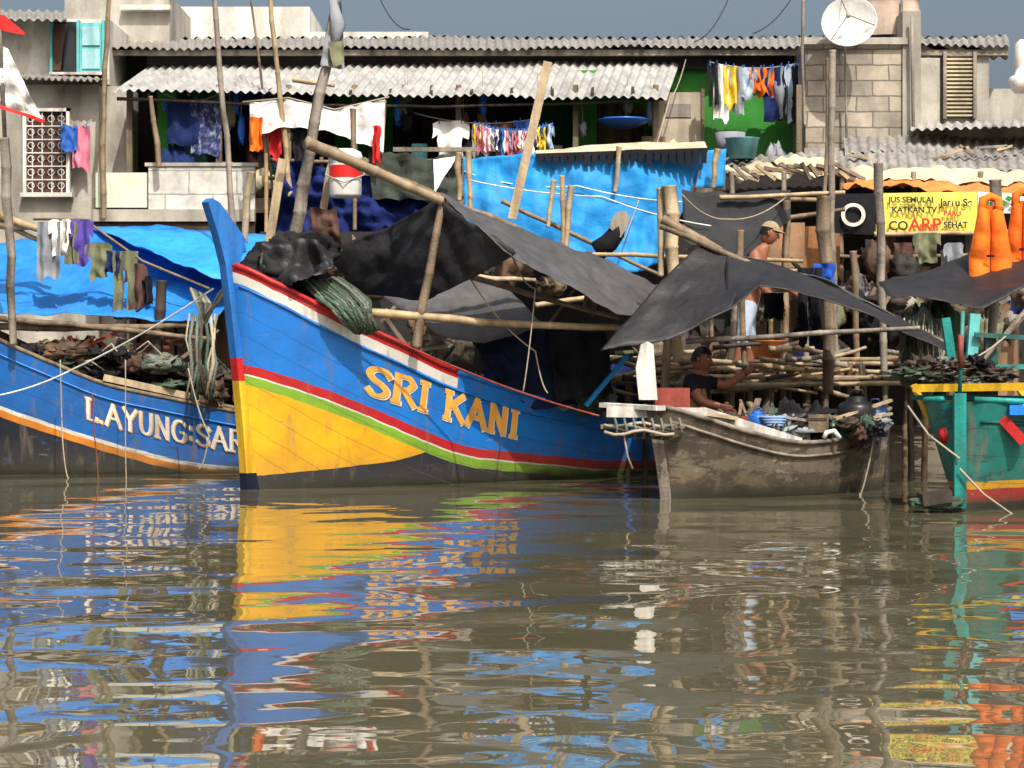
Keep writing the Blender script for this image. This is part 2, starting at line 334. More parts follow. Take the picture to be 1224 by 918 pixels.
def hullmat(name,bands,below,top=None,topS=2.4,navy=(.01,.015,.04),rough=.38,wear=.25,seam=.27,patch=(),scuff=.35):
    m=bpy.data.materials.new(name); m.use_nodes=True; nt=m.node_tree; N=nt.nodes; L=nt.links
    b=N['Principled BSDF']; b.inputs['Roughness'].default_value=rough
    def math_(op,a,bb,cl=False):
        n=N.new('ShaderNodeMath'); n.operation=op; n.use_clamp=cl
        for i,x in enumerate((a,bb)):
            if x is None: continue
            if isinstance(x,(int,float)): n.inputs[i].default_value=x
            else: L.new(x,n.inputs[i])
        return n.outputs[0]
    def mix(f_,a,bb,bt='MIX'):
        n=N.new('ShaderNodeMix'); n.data_type='RGBA'; n.blend_type=bt
        for i,x in((0,f_),(6,a),(7,bb)):
            if isinstance(x,(int,float)): n.inputs[i].default_value=x
            elif isinstance(x,tuple): n.inputs[i].default_value=(*x,1)
            else: L.new(x,n.inputs[i])
        return n.outputs[2]
    def rng(x,a,c,lo,hi):
        n=N.new('ShaderNodeMapRange'); L.new(x,n.inputs[0])
        for i,q in enumerate((a,c,lo,hi)): n.inputs[i+1].default_value=q
        return n.outputs[0]
    tc=N.new('ShaderNodeTexCoord')
    u1=N.new('ShaderNodeUVMap'); u1.uv_map='UVMap'; s1=N.new('ShaderNodeSeparateXYZ'); L.new(u1.outputs[0],s1.inputs[0])
    u2=N.new('ShaderNodeUVMap'); u2.uv_map='band'; s2=N.new('ShaderNodeSeparateXYZ'); L.new(u2.outputs[0],s2.inputs[0])
    ns=N.new('ShaderNodeTexNoise'); ns.inputs['Scale'].default_value=5; ns.inputs['Detail'].default_value=6; L.new(tc.outputs['Object'],ns.inputs['Vector'])
    wob=math_('MULTIPLY',math_('SUBTRACT',ns.outputs['Fac'],.5),.035)
    v=math_('ADD',s1.outputs[0],wob); nv=math_('ADD',s1.outputs[1],wob)
    col=bands[0][1]
    for th,c in bands[1:]:
        col=mix(math_('LESS_THAN',v,th),col,c)
    col=mix(math_('MULTIPLY',math_('LESS_THAN',nv,0),math_('LESS_THAN',v,bands[-1][0])),col,navy)
    if top:
        sm=math_('LESS_THAN',s2.outputs[1],topS); tv=math_('ADD',s2.outputs[0],wob)
        for th,c in top: col=mix(math_('MULTIPLY',sm,math_('LESS_THAN',tv,th)),col,c)
    for k,(pc,th,sc) in enumerate(patch):
        mp=N.new('ShaderNodeMapping'); mp.inputs['Scale'].default_value=(sc,sc,sc*2.4); mp.inputs['Location'].default_value=(k*5.3,0,k*2.1); L.new(tc.outputs['Object'],mp.inputs['Vector'])
        pn=N.new('ShaderNodeTexNoise'); pn.inputs['Scale'].default_value=1; pn.inputs['Detail'].default_value=9; pn.inputs['Roughness'].default_value=.75; L.new(mp.outputs[0],pn.inputs['Vector'])
        col=mix(rng(pn.outputs['Fac'],th,th+.04,0,.85),col,pc)
    n1=N.new('ShaderNodeTexNoise'); n1.inputs['Scale'].default_value=2.3; n1.inputs['Detail'].default_value=8; n1.inputs['Roughness'].default_value=.7; L.new(tc.outputs['Object'],n1.inputs['Vector'])
    col=mix(1.0,col,rng(n1.outputs['Fac'],.3,.7,1-wear,1.12),'MULTIPLY')
    mp=N.new('ShaderNodeMapping'); mp.inputs['Scale'].default_value=(11,11,1.1); L.new(tc.outputs['Object'],mp.inputs['Vector'])
    n2=N.new('ShaderNodeTexNoise'); n2.inputs['Scale'].default_value=1; n2.inputs['Detail'].default_value=6; L.new(mp.outputs[0],n2.inputs['Vector'])
    col=mix(rng(n2.outputs['Fac'],.56,.76,0,wear*2),col,(.16,.13,.09))
    # scuffs along the planks
    mp=N.new('ShaderNodeMapping'); mp.inputs['Scale'].default_value=(2.5,2.5,16); mp.inputs['Location'].default_value=(9,2,4); L.new(tc.outputs['Object'],mp.inputs['Vector'])
    n5=N.new('ShaderNodeTexNoise'); n5.inputs['Scale'].default_value=1; n5.inputs['Detail'].default_value=9; n5.inputs['Roughness'].default_value=.75; L.new(mp.outputs[0],n5.inputs['Vector'])
    col=mix(rng(n5.outputs['Fac'],.60,.70,0,scuff),col,(.30,.29,.26))
    fr=math_('FRACT',math_('DIVIDE',math_('ADD',s2.outputs[0],wob),seam),None)
    se=math_('LESS_THAN',fr,.045)
    col=mix(math_('MULTIPLY',se,.3),col,(.02,.02,.02))
    sp=N.new('ShaderNodeSeparateXYZ'); L.new(tc.outputs['Object'],sp.inputs[0])
    zz=math_('ADD',sp.outputs[2],math_('MULTIPLY',wob,5))
    col=mix(rng(zz,.42,.1,0,.35),col,(.09,.08,.055))
    col=mix(rng(zz,.13,.04,0,.85),col,(.03,.032,.02))
    L.new(col,b.inputs['Base Color'])
    L.new(rng(n1.outputs['Fac'],.35,.65,rough+.2,rough-.05),b.inputs['Roughness'])
    hh=math_('ADD',math_('MULTIPLY',se,-.35),math_('MULTIPLY',n1.outputs['Fac'],.6))
    bp=N.new('ShaderNodeBump'); bp.inputs['Strength'].default_value=.6; bp.inputs['Distance'].default_value=.02; L.new(hh,bp.inputs['Height']); L.new(bp.outputs[0],b.inputs['Normal'])
    return m
FONT={'S':(.8,[[(.78,.76),(.62,.95),(.3,.97),(.1,.8),(.16,.62),(.6,.42),(.74,.24),(.6,.05),(.28,.03),(.08,.22)]]),
'R':(.85,[[(.15,0),(.15,1)],[(.15,.96),(.55,.96),(.74,.76),(.55,.53),(.15,.5)],[(.4,.5),(.82,.02)],[(0,.02),(.3,.02)]]),
'I':(.42,[[(.21,0),(.21,1)],[(.05,.02),(.37,.02)],[(.05,.98),(.37,.98)]]),
'K':(.85,[[(.15,0),(.15,1)],[(.78,.98),(.2,.45)],[(.35,.58),(.82,.02)],[(0,.02),(.3,.02)],[(0,.98),(.3,.98)]]),
'A':(.88,[[(.05,0),(.44,1)],[(.4,1),(.83,0)],[(.2,.36),(.66,.36)]]),
'N':(.85,[[(.14,0),(.14,1)],[(.14,.98),(.7,.02)],[(.7,0),(.7,1)],[(.02,.02),(.27,.02)]]),
'L':(.7,[[(.15,1),(.15,.04),(.62,.04),(.62,.2)],[(.02,.98),(.3,.98)]]),
'Y':(.8,[[(.05,1),(.4,.5),(.4,0)],[(.75,1),(.4,.5)]]),
'U':(.8,[[(.12,1),(.12,.25),(.3,.04),(.52,.04),(.68,.25),(.68,1)]]),
'G':(.85,[[(.75,.8),(.6,.96),(.3,.96),(.1,.7),(.1,.3),(.3,.04),(.6,.04),(.76,.2),(.76,.45),(.5,.45)]]),
'.':(.25,[[(.08,.02),(.08,.12)]]),
':':(.35,[[(.15,.2),(.15,.35)],[(.15,.65),(.15,.8)]]),' ':(.45,[])}
def smooth(st):
    if len(st)<6: return st
    for _ in range(2):
        o=[st[0]]
        for a,c in zip(st[:-1],st[1:]): o+= [(a[0]*.75+c[0]*.25,a[1]*.75+c[1]*.25),(a[0]*.25+c[0]*.75,a[1]*.25+c[1]*.75)]
        o.append(st[-1]); st=o
    return st
def lettering(hull,text,s0,h,base,mat,sw=.17,off=.02,dx=0,dz=0,wid=.82,adv=1.0,name='lettering',parent=None,fat=0,gap=.05):
    b=MB(); x=s0; k=0
    for ch in text:
        wd,strokes=FONT[ch]
        for st in strokes:
            n0=len(st); st=smooth(st); pts=[]; nn_=2 if n0>=6 else 5
            for a,c in zip(st[:-1],st[1:]):
                for t in np.linspace(0,1,nn_)[:-1]: pts.append((a[0]+(c[0]-a[0])*t,a[1]+(c[1]-a[1])*t))
            pts.append(st[-1]); L=[];R=[]
            for i,p in enumerate(pts):
                q0=pts[max(i-1,0)];q1=pts[min(i+1,len(pts)-1)]
                d=V((q1[0]-q0[0],q1[1]-q0[1],0)).normalized(); nn=V((-d.y,d.x,0))
                ww=(sw*(.55+.45*abs(d.y))*(1+.12*noise.noise(V((x*9+i*.2,k,0))))+fat)/2
                ex=0
                if i==0: ex=-(.03+fat*.5)
                if i==len(pts)-1: ex=.03+fat*.5
                for sg,lst in((1,L),(-1,R)):
                    ux=p[0]+nn.x*ww*sg+d.x*ex; uz=p[1]+nn.y*ww*sg+d.y*ex
                    s=x+ux*h*wid+dx; z=kn(base,s)+uz*h+dz
                    lst.append(hull.surf(s,z,off+k*.0002))
            n=len(pts); b.add(L+R,[[i,i+1,n+i+1,n+i] for i in range(n-1)],mat); k+=1
        x+=wd*h*wid*adv+gap*h
    return b.obj(name,parent)
# ---- main boat
BL=(.012,.185,.64); RD=(.48,.015,.02); WH=(.70,.68,.62); LG=(.22,.42,.03); YE=(.82,.42,.01)
bmat=hullmat('sri_hull_paint',[(9,BL),(0,RD),(-.11,WH),(-.13,LG),(-.245,YE)],None,top=[(.20,WH),(.075,RD)],topS=2.45,navy=(.008,.012,.035),wear=.32,patch=[((.05,.11,.28),.68,5)],scuff=.4)
bb_=empty('fishing_boat')
h1=Hull((-3.15,0),math.radians(42),7.2,[(0,2.67),(.3,2.42),(.95,2.0),(2.2,1.46),(3.6,1.1),(5.2,.82),(7.2,.85)],1.0,.8,
 [(0,1.5),(.7,1.22),(1.3,.97),(2.0,.68),(2.7,.45),(5.2,.2),(8,.15)],[(0,.16),(1,.24),(1.9,.34),(2.6,.6),(8,.6)],rake=.3)
h1.build('hull',bmat,M('inner_hull_blue',(.02,.10,.3),streak=.4),bb_)
def f(b):
    h1.rail(b,.02,2.42,.035,redp,.02); h1.rail(b,.02,2.42,.035,redp,.02,-1)
    h1.rail(b,2.42,7.2,.03,bluep,.0); h1.rail(b,2.42,7.2,.03,bluep,0,-1)
    b.tube([h1.surf(s,h1.zs(s)-.22,.012) for s in np.linspace(.03,7.1,50)],.016,bluep,5)
    ax=h1.ax
    def q(s,z,o=.07): return h1.O+ax*s+V((0,0,z))-h1.n*o
    front=[];back=[]
    for z in np.linspace(-.35,2.67,12):
        c=h1.ctr(0,z); s=(c-h1.O).dot(ax); front.append((s-.07,z)); back.append((s+.12,z))
    fp=front+[(-.47,3.0),(-.62,3.40),(-.56,3.45)]; bp_=back+[(-.08,2.98),(-.45,3.40)]
    for i in range(len(fp)-1):
        j0=min(i,len(bp_)-1);j1=min(i+1,len(bp_)-1)
        vs=[q(*fp[i]),q(*fp[i+1]),q(*bp_[j1]),q(*bp_[j0])]
        b.prism(vs,h1.n*.14,bluep if fp[i][1]>1.5 else (yel if .1<fp[i][1]<1.2 else (redp if fp[i][1]>=1.2 else navyp)))
    for s in np.linspace(.5,6.8,11):
        z=h1.zs(s)-.1; b.beam(h1.pt(s,z,1,.09),h1.pt(s,z,-1,.09),.07,.05,wood)
one('stem_and_rails',f,bb_)
tb=[(0,1.53),(1.1,1.18),(1.9,.95),(2.6,.75),(3.4,.58),(5,.3)]
kw=dict(wid=1.08,gap=.1,parent=bb_)
lettering(h1,'SRI KANI',1.19,.345,tb,letW,sw=.23,off=.009,dx=.013,dz=-.012,name='lettering_shadow',fat=.05,**kw)
lettering(h1,'SRI KANI',1.19,.345,tb,letO,sw=.23,off=.016,name='lettering_face',**kw)
# ---- left boat
OR=(.65,.22,.02)
m2=hullmat('ayung_hull_paint',[(9,(.01,.13,.46)),(0,WH),(-.055,OR),(-.15,(.012,.016,.03))],None,navy=(.012,.016,.03),wear=.42,patch=[((.04,.08,.16),.60,4)],scuff=.45)
b2=empty('fishing_boat')
h2=Hull((-9.0,3.9),math.radians(6),6.5,[(0,2.9),(1,2.3),(2.1,1.76),(3.4,1.2),(5.3,.8),(6.5,.72)],1.05,.85,
 [(0,1.9),(1,1.35),(2.1,.9),(3.4,.46),(4.4,.18),(5.5,.05),(7,0)],[(0,-2),(8,-2)],rake=.3)
h2.build('hull',m2,M('inner_hull_brown',(.15,.08,.04),streak=.4),b2)
def f(b):
    h2.rail(b,.02,6.5,.03,wood,.02,1,-.01); h2.rail(b,.02,6.5,.03,wood,.02,-1)
    b.tube([h2.surf(s,h2.zs(s)-.17,.012) for s in np.linspace(.03,6.4,40)],.014,bluep,5)
    b.beam(h2.pt(3.4,1.32),h2.pt(5.0,.96),.05,.09,woodl)
    for s in np.linspace(.5,6.2,11):
        z=h2.zs(s)-.08; b.beam(h2.pt(s,z,1,.09),h2.pt(s,z,-1,.09),.07,.05,wood)
one('rails_and_thwarts',f,b2)
tb=[(0,1.6),(3.15,.76),(3.6,.63),(4.3,.46),(5.0,.33),(5.6,.23),(7,.1)]
lettering(h2,'L.AYUNG:SARI',3.15,.30,tb,letO,sw=.16,off=.009,dx=.012,dz=-.01,name='lettering_shadow',parent=b2,fat=.03)
lettering(h2,'L.AYUNG:SARI',3.15,.30,tb,letW,sw=.18,off=.015,name='lettering_face',parent=b2)
# ---- gray boat
m3=hullmat('worn_grey_hull',[(9,(.22,.18,.13)),(0,(.26,.18,.09)),(-.1,(.10,.085,.065)),(-.2,(.03,.03,.025))],None,navy=(.03,.03,.025),wear=.6,rough=.7,seam=.17,
  patch=[((.07,.055,.04),.47,2.0),((.38,.34,.27),.59,3.1),((.03,.07,.12),.60,2.4),((.28,.17,.05),.64,3.7)],scuff=.6)
b3=empty('wooden_boat')
h3=Hull((1.72,-1.75),math.radians(40),3.15,[(0,1.02),(.4,.82),(.75,.70),(1.3,.58),(2.2,.62),(3.15,.98)],.78,.6,
 [(0,.28),(1.5,.2),(4,.3)],[(0,-2),(8,-2)],rake=.22,s1=1.3,sw=1.8,p=.45,depth=.34,st=.72)
h3.build('hull',m3,woodd,b3)
def f(b):
    h3.rail(b,.02,3.15,.028,woodg,.02); h3.rail(b,.02,3.15,.028,woodg,.02,-1)
    b.tube([h3.surf(s,h3.zs(s)-.13,.012) for s in np.linspace(.05,3.1,30)],.018,woodg,5)
    for z in np.linspace(-.3,1.0,9)[:-1]:
        c0=h3.ctr(0,z);c1=h3.ctr(0,z+.165); b.beam(c0-h3.ax*.02,c1-h3.ax*.02,.12,.1,woodg)
    b.beam(P(722,484,-1.5),P(790,488,-2.1),.16,.05,whp); b.beam(P(725,492,-1.9),P(845,494,-1.9),.05,.12,whp)
    b.beam(P(800,488,-1.8),P(880,500,-1.7),.20,.04,woodl); b.beam(P(838,491,-1.8),P(955,528,-1.3),.10,.09,whp)
    b.beam(P(718,510,-2.1),P(818,509,-2.1),.07,.05,wood); b.beam(P(730,520,-2.05),P(800,524,-2.0),.05,.04,woodd)
    for i in range(4):
        b.tube([P(722+j*12,508+i*3+3*math.sin(j*1.3+i*2),-2.16-.02*i) for j in range(8)],.018,[rope,netgr,woodd,rope][i],5)
    b.tube([P(745,515,-2.2),P(750,545,-2.1),P(756,560,-2.1)],.012,rope,5)
    for i in range(8):
        x=735+i*11; b.tube([P(x,500,-2.15),P(x+3,512,-2.22),P(x+1,524,-2.12)],.014,netgr,5)
    for s in np.linspace(.5,2.9,6):
        z=h3.zs(s)-.04; b.beam(h3.pt(s,z,1,.05),h3.pt(s,z,-1,.05),.09,.05,woodg)
    b.prism([P(764,478,-1.2),P(760,440,-1.2),P(766,412,-1.2),P(774,408,-1.2),P(781,412,-1.2),P(786,478,-1.2)],(0,.1,0),whp)
    b.bb(1.65,2.05,-.9,-.55,.85,1.22,redb)
one('rails_and_bow',f,b3)
# ---- teal boat
m4=hullmat('teal_hull_paint',[(9,(.01,.20,.17)),(0,YE),(-.08,RD),(-.22,(.02,.04,.04))],None,navy=(.01,.03,.03),wear=.5,patch=[((.01,.08,.09),.56,3),((.25,.35,.3),.66,4)],scuff=.5)
b4=empty('fishing_boat')
h4=Hull((4.56,-3.7),math.radians(48),5,[(0,1.12),(.6,1.08),(2,1.0),(5,1.0)],.85,.62,
 [(0,.3),(.6,.32),(2,.42),(5,.5)],[(0,-2),(8,-2)],rake=.05,s1=1.2,sw=1.8,p=.42,depth=.4,st=.7)
h4.build('hull',m4,tealD,b4)
def f(b):
    h4.rail(b,.02,5,.035,teal,.02); h4.rail(b,.02,5,.035,teal,.02,-1)
    b.tube([h4.surf(s,h4.zs(s)-.2,.012) for s in np.linspace(.05,4.9,30)],.02,tealD,5)
    b.beam(P(1147,607,-3.8),P(1147,470,-3.8),.12,.09,teal); b.tube([P(1147,470,-3.8),P(1149,420,-3.8),P(1151,372,-3.8)],.022,teal,7); b.tube([P(1148,400,-3.82),P(1148,440,-3.82)],.026,redb,6)
    b.beam(P(1092,464,-3.2),P(1230,462,-3.9),.05,.08,yel); b.beam(P(1092,475,-3.1),P(1230,476,-3.8),.05,.05,tealD)
    b.beam(P(1092,460,-3.1),P(1110,500,-3.1),.09,.06,yel); b.beam(P(1140,484,-3.7),P(1230,486,-3.9),.04,.07,whp)
    b.beam(P(1215,460,-3.4),P(1240,490,-3.4),.08,.07,yel)
    b.beam(P(1160,452,-2.5),P(1165,375,-2.5),.11,.09,cyanp); b.beam(P(1185,452,-2.5),P(1183,400,-2.5),.12,.09,tealD)
    b.beam(P(1130,380,-2.3),P(1140,450,-2.3),.09,.09,teal)
    b.beam(P(1150,460,-2.6),P(1235,360,-2.6),.035,.04,woodg); b.beam(P(1120,440,-2.6),P(1235,438,-2.6),.06,.05,teal); b.beam(P(1165,400,-2.6),P(1235,404,-2.6),.05,.05,tealD)
    b.beam(P(1198,500,-3.85),P(1224,528,-3.9),.10,.10,redp); b.beam(P(1205,490,-3.9),P(1240,490,-3.9),.14,.1,bluep)
    b.beam(P(1100,597,-3.9),P(1135,592,-3.9),.3,.12,woodd); b.heap(P(1120,601,-3.9),(.25,.12,.07),netg,3)
    for i in range(14):
        x=random.uniform(1085,1225); b.heap(P(x,random.uniform(436,458),-2.8),(random.uniform(.08,.25),.14,random.uniform(.04,.10)),random.choice([netgr,blackc,brownc,netg,woodd,blackc]),i,.9,3.5)
    b.tube([P(1147,560,-3.9),P(1175,590,-3.95),P(1224,625,-4.1)],.012,rope,5)
    b.tube([P(1085,485,-3.3),P(1110,520,-3.6),P(1147,548,-3.9)],.012,rope,5)
one('rails_and_posts',f,b4)
def f(b):
    b.lathe(P(1130,520,-3.55),[(.0,-.02),(.09,-.01),(.07,.07),(.0,.08)],redp,14,axis=V((.3,-1,.2)))
one('buoy',f)
# ---------------------------------------------------------------- stilt house
H=empty('stilt_house')
def f(b):
    zf=4.22
    x0=P(150,0,12.2).x;x1=P(965,0,12.2).x
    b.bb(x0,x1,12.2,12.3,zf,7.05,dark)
    def sec(a,c,m,y=12.14,zb=zf,zt=7.0): b.bb(P(a,0,y).x,P(c,0,y).x,y,12.19,zb,zt,m)
    sec(195,262,green);sec(262,330,M('blue_wall',(.02,.06,.2)));sec(400,470,green);sec(640,690,green);sec(690,782,green);sec(842,965,green)
    b.bb(P(803,0,11.4).x,P(962,0,11.4).x,11.4,11.5,zf,6.85,green)
    b.bb(P(962,0,11.4).x,P(972,0,11.4).x,11.35,12.2,zf,6.85,plg)
    b.bb(P(690,0,11).x,P(712,0,11).x,10.6,12.1,zf,6.5,green)
    b.bb(P(200,0,11).x,P(222,0,11).x,10.0,12.1,zf,6.2,green)
    b.bb(P(783,0,11.3).x,P(838,0,11.3).x,11.33,11.39,zf+.05,P(0,110,11.3).z,M('pale_door',(.42,.36,.28),streak=.15))
    for sx in(780,838): b.bb(P(sx,0,11.3).x,P(sx+4,0,11.3).x,11.3,11.398,zf,P(0,106,11.3).z,wood)
    b.bb(P(795,0,11.3).x,P(826,0,11.3).x,11.31,11.327,P(0,140,11.3).z,P(0,124,11.3).z,M('door_panel',(.25,.22,.2)))
    b.bb(P(505,0,12).x,P(545,0,12).x,12.08,12.19,zf+.5,6.3,woodd)
    b.bb(P(715,0,12).x,P(770,0,12).x,12.06,12.135,zf,6.1,brn)
one('upper_walls',f,H)
def f(b):
    b.bb(P(110,0,9.4).x,P(972,0,9.4).x,9.4,12.6,4.05,4.2,woodd)
    b.bb(P(110,0,9.3).x,P(972,0,9.3).x,9.3,9.398,3.98,4.22,wood)
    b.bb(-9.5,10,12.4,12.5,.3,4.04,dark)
    for i in range(60):
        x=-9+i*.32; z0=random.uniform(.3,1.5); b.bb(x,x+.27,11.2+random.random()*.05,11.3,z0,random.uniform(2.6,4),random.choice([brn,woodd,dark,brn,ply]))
    for px in(140,230,330,420,520,640,740,850,960): b.bb(P(px,0,9.5).x,P(px,0,9.5).x+.14,9.45,9.6,.2,4.0,woodd)
one('floor_and_undercroft',f,H)
def f(b):
    z0=P(0,251,9.3).z;z1=P(0,200,9.3).z
    b.bb(P(178,0,9.2).x,P(305,0,9.2).x,9.15,9.29,z0,z1,blockw)
    b.bb(P(174,0,9.2).x,P(309,0,9.2).x,9.12,9.3,z1+.003,z1+.06,plg)
    b.bb(P(115,0,9.2).x,P(176,0,9.2).x,9.15,9.29,z0+.03,z1-.1,M('pale_green_parapet',(.6,.62,.52),var=.1,col2=(.32,.6,.22),streak=.12,scale=1.3,ss=PS))
    b.bb(P(112,0,9.2).x,P(305,0,9.2).x,9.1,9.3,z0-.2,z0-.003,plg); b.bb(P(112,0,9.2).x,P(305,0,9.2).x,9.16,9.3,z0-.6,z0-.203,woodd)
    for z in(4.55,4.85): b.bamboo((P(320,0,9.3).x,9.3,z),(P(560,0,9.3).x,9.3,z+.03),.035,bambd)
    for px in range(330,960,28):
        b.beam((P(px,0,9.35).x,9.35,4.15),(P(px+random.uniform(-3,3),0,9.35).x,9.35,4.9),.06,.04,random.choice([wood,woodg,bambd]))
    b.bb(P(470,0,9.3).x,P(640,0,9.3).x,9.25,9.33,4.98,5.05,woodg)
    b.bb(P(470,0,9.3).x,P(555,0,9.3).x,9.26,9.32,4.25,4.6,wood)
    for px in(155,262,345,424,548,688,784,955): b.beam((P(px,0,9.5).x,9.5,4.2),(P(px,0,9.5).x,9.5,6.1),.09,.09,wood)
    for px in range(180,800,48): b.beam((P(px,0,9.3).x,9.1,5.9),(P(px,0,11).x,11.25,6.5),.05,.06,woodd)
    b.bamboo((P(140,0,9.15).x,9.15,5.83),(P(796,0,9.15).x,9.15,5.82),.03,woodd)
one('balcony',f,H)
one('awning',lambda b:b.corr(P(178,79,11.3),P(812,73,11.3),P(797,119,9.0),P(135,109,9.0),zinc,.155,.025,4,.06),H)
def f(b):
    b.corr(P(130,46,14),P(1205,44,14),P(1207,55,10.8),P(128,58,10.8),asb,.155,.025,4,.06)
    b.corr(P(1205,44,14),P(130,46,14),P(130,70,17),P(1205,70,17),asb,.22,.04,2,.03)
    b.bb(P(130,0,10.9).x,P(1205,0,10.9).x,10.9,11.0,P(0,66,10.9).z,P(0,59.5,10.9).z,woodg)
    for px in range(140,1200,40): b.beam((P(px,0,11).x,11.02,P(0,64,11).z),(P(px,0,11).x,13.9,7.5),.07,.08,woodd)
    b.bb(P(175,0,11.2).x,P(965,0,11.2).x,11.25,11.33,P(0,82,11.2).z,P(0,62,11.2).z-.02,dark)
    b.bb(-7,14,16.8,16.9,.3,7,plg)
one('roof',f,H)
def f(b):
    for i in range(56):
        px=random.uniform(200,950); yy=random.uniform(9.5,10.6); k=random.random()
        c=V((P(px,0,yy).x,yy,4.22))
        if k<.25: r=random.uniform(.08,.15); b.lathe(c,[(0,0),(r,0),(r*1.25,.3),(r*1.15,.3),(0,.05)],random.choice([plR,plB,plW,plO,plK,teal]),14)
        elif k<.6: b.heap(c+V((0,0,.3)),(random.uniform(.15,.35),.2,random.uniform(.2,.6)),random.choice([brownc,greyc,khaki,blackc,ltbl,navy,cream]),i,.6,3,10)
        else: b.bb(c.x,c.x+random.uniform(.2,.6),yy,yy+.3,4.22,4.22+random.uniform(.3,1.2),random.choice([wood,brn,ply,woodg,plg,cyanp]))
    for i in range(20):
        px=random.uniform(200,780); c=P(px,random.uniform(122,155),9.6); b.heap(c,(random.uniform(.05,.12),.08,random.uniform(.1,.25)),random.choice([brownc,greyc,plW,blackc,khaki,plB]),i,.5,3,8); b.tube([c,c+V((0,0,.6))],.008,rope,4)
one('household_goods',f)
# white house at the left
L_=empty('plaster_house')
def f(b):
    y=10.2
    x0=-14;x1=P(118,0,y).x
    b.bb(x0,x1,y,y+4,.3,P(0,101,y).z,plg)
    b.bb(x0,P(132,0,y+.5).x,y+.4,y+4.2,P(0,97,y).z,P(0,18,y).z,plw)
    b.bb(P(70,0,12).x,P(197,0,12).x,12.5,15,6.5,P(0,-12,12).z,plg)
    b.bb(P(140,0,12).x,P(200,0,12).x,12.3,12.49,P(0,8,12).z,P(0,2,12).z,plw)
    b.bb(P(197,0,15).x,P(370,0,15).x,15,18,6.5,P(0,8,15).z,plw); b.bb(P(370,0,15.2).x,P(512,0,15.2).x,15.2,18,6.5,P(0,36,15).z,plw)
    b.bb(P(118,0,y).x+.003,P(150,0,y).x,y+.3,y+1.2,.3,P(0,100,y).z,plg)
one('walls',f,L_)
def f(b):
    b.corr(P(-20,86,10.8),P(128,90,10.8),P(132,97,9.7),P(30,94,9.7),asb,.16,.027)
    b.corr(P(-60,12,12),P(80,14,12),P(80,24,9.9),P(-60,22,9.9),asb,.16,.027)
one('roof',f,L_)
def f(b):
    y=10.14
    def r(a,c,d,e,m,y0=y,t=.04): b.bb(P(a,0,y0).x,P(c,0,y0).x,y0,y0+t,P(0,e,y0).z,P(0,d,y0).z,m)
    r(31,80,134,230,M('dark_window_pane',(.07,.03,.025)),10.16,.05)
    for a in np.linspace(38,73,4): r(a,a+1.3,134,230,whp,10.08,.02)
    for d in (150,166,182,198,214): r(31,79,d,d+1.3,whp,10.05,.02)
    r(27,83,129,133,whp,10.04,.1); r(27,31,129,232,whp,10.04,.1);r(79,83,129,232,whp,10.04,.1); r(24,86,230,235,plw,10.0,.15)
    for i in range(4):
        for j in range(6):
            c=P(37+i*12,142+j*16,10.03); b.tube([c+V((.055*math.cos(t),0,.055*math.sin(t))) for t in np.linspace(0,6.28,9)],.007,whp,4)
    r(62,96,26,86,glass,10.5,.06)
    ps=M('pale_shutter_panel',(.3,.55,.6))
    b.bb(P(94,0,10.4).x,P(124,0,10.4).x,10.42,10.5,P(0,86,10.4).z,P(0,27,10.4).z,cyanp)
    b.bb(P(98,0,10.38).x,P(119,0,10.38).x,10.39,10.417,P(0,54,10.4).z,P(0,32,10.4).z,ps); b.bb(P(98,0,10.38).x,P(119,0,10.38).x,10.39,10.417,P(0,82,10.4).z,P(0,59,10.4).z,ps)
    for a in(60,92,122): b.bb(P(a,0,10.4).x,P(a+3,0,10.4).x,10.36,10.56,P(0,88,10.4).z,P(0,24,10.4).z,cyanp)
    b.panel([P(66,28,10.38),P(80,28,10.38)],[P(62,84,10.38),P(72,84,10.38)],brownc,8,8,wr=.05)
    b.bb(P(60,0,10.4).x,P(126,0,10.4).x,10.3,10.56,P(0,90,10.4).z,P(0,87,10.4).z,whp)
one('windows',f,L_)
# block tower
T=empty('concrete_tower')
def f(b):
    y=9.8
    b.bb(P(963,0,y).x,P(1078,0,y).x,y,y+2,.4,P(0,48,y).z,blocks)
    b.bb(P(1078,0,y).x+.003,P(1100,0,y).x,y-.06,y+2.2,.4,P(0,14,y).z,plg)
    b.bb(P(1100,0,y).x+.003,P(1128,0,y).x,y+.3,y+2,.4,P(0,66,y).z,plg)
    b.bb(P(1128,0,11).x,P(1182,0,11).x,11,13,.4,P(0,62,11).z,plg)
    b.bb(P(955,0,y).x,P(1085,0,y).x,y-.12,y-.065,P(0,54,y).z,P(0,46,y).z,plg)
    b.bb(P(960,0,y).x,P(1105,0,y).x,y-.15,y-.062,P(0,189,y).z,P(0,178,y).z,plg)
    for i,d in enumerate(np.linspace(66,138,16)):
        b.beam(P(1131,d,10.93),P(1163,d,10.93),.05,.03,cream)
    for a in(1127,1163): b.bb(P(a,0,10.9).x,P(a+4,0,10.9).x,10.86,10.998,P(0,142,10.9).z,P(0,62,10.9).z,woodg)
    c=P(1060,0,10.8); b.lathe((c.x,10.9,0),[(.58,P(0,46,10.8).z),(.58,P(0,12,10.8).z),(.56,P(0,11,10.8).z),(.56,P(0,0,10.8).z),(.6,P(0,-2,10.8).z),(.6,P(0,-30,10.8).z),(0,P(0,-36,10.8).z)],tan,32)
    b.tube([P(1010,50,9.6),P(1012,170,9.6)],.02,plg,6); b.tube([P(1090,20,9.6),P(1092,180,9.6)],.03,woodg,6)
one('block_walls_and_tank',f,T)
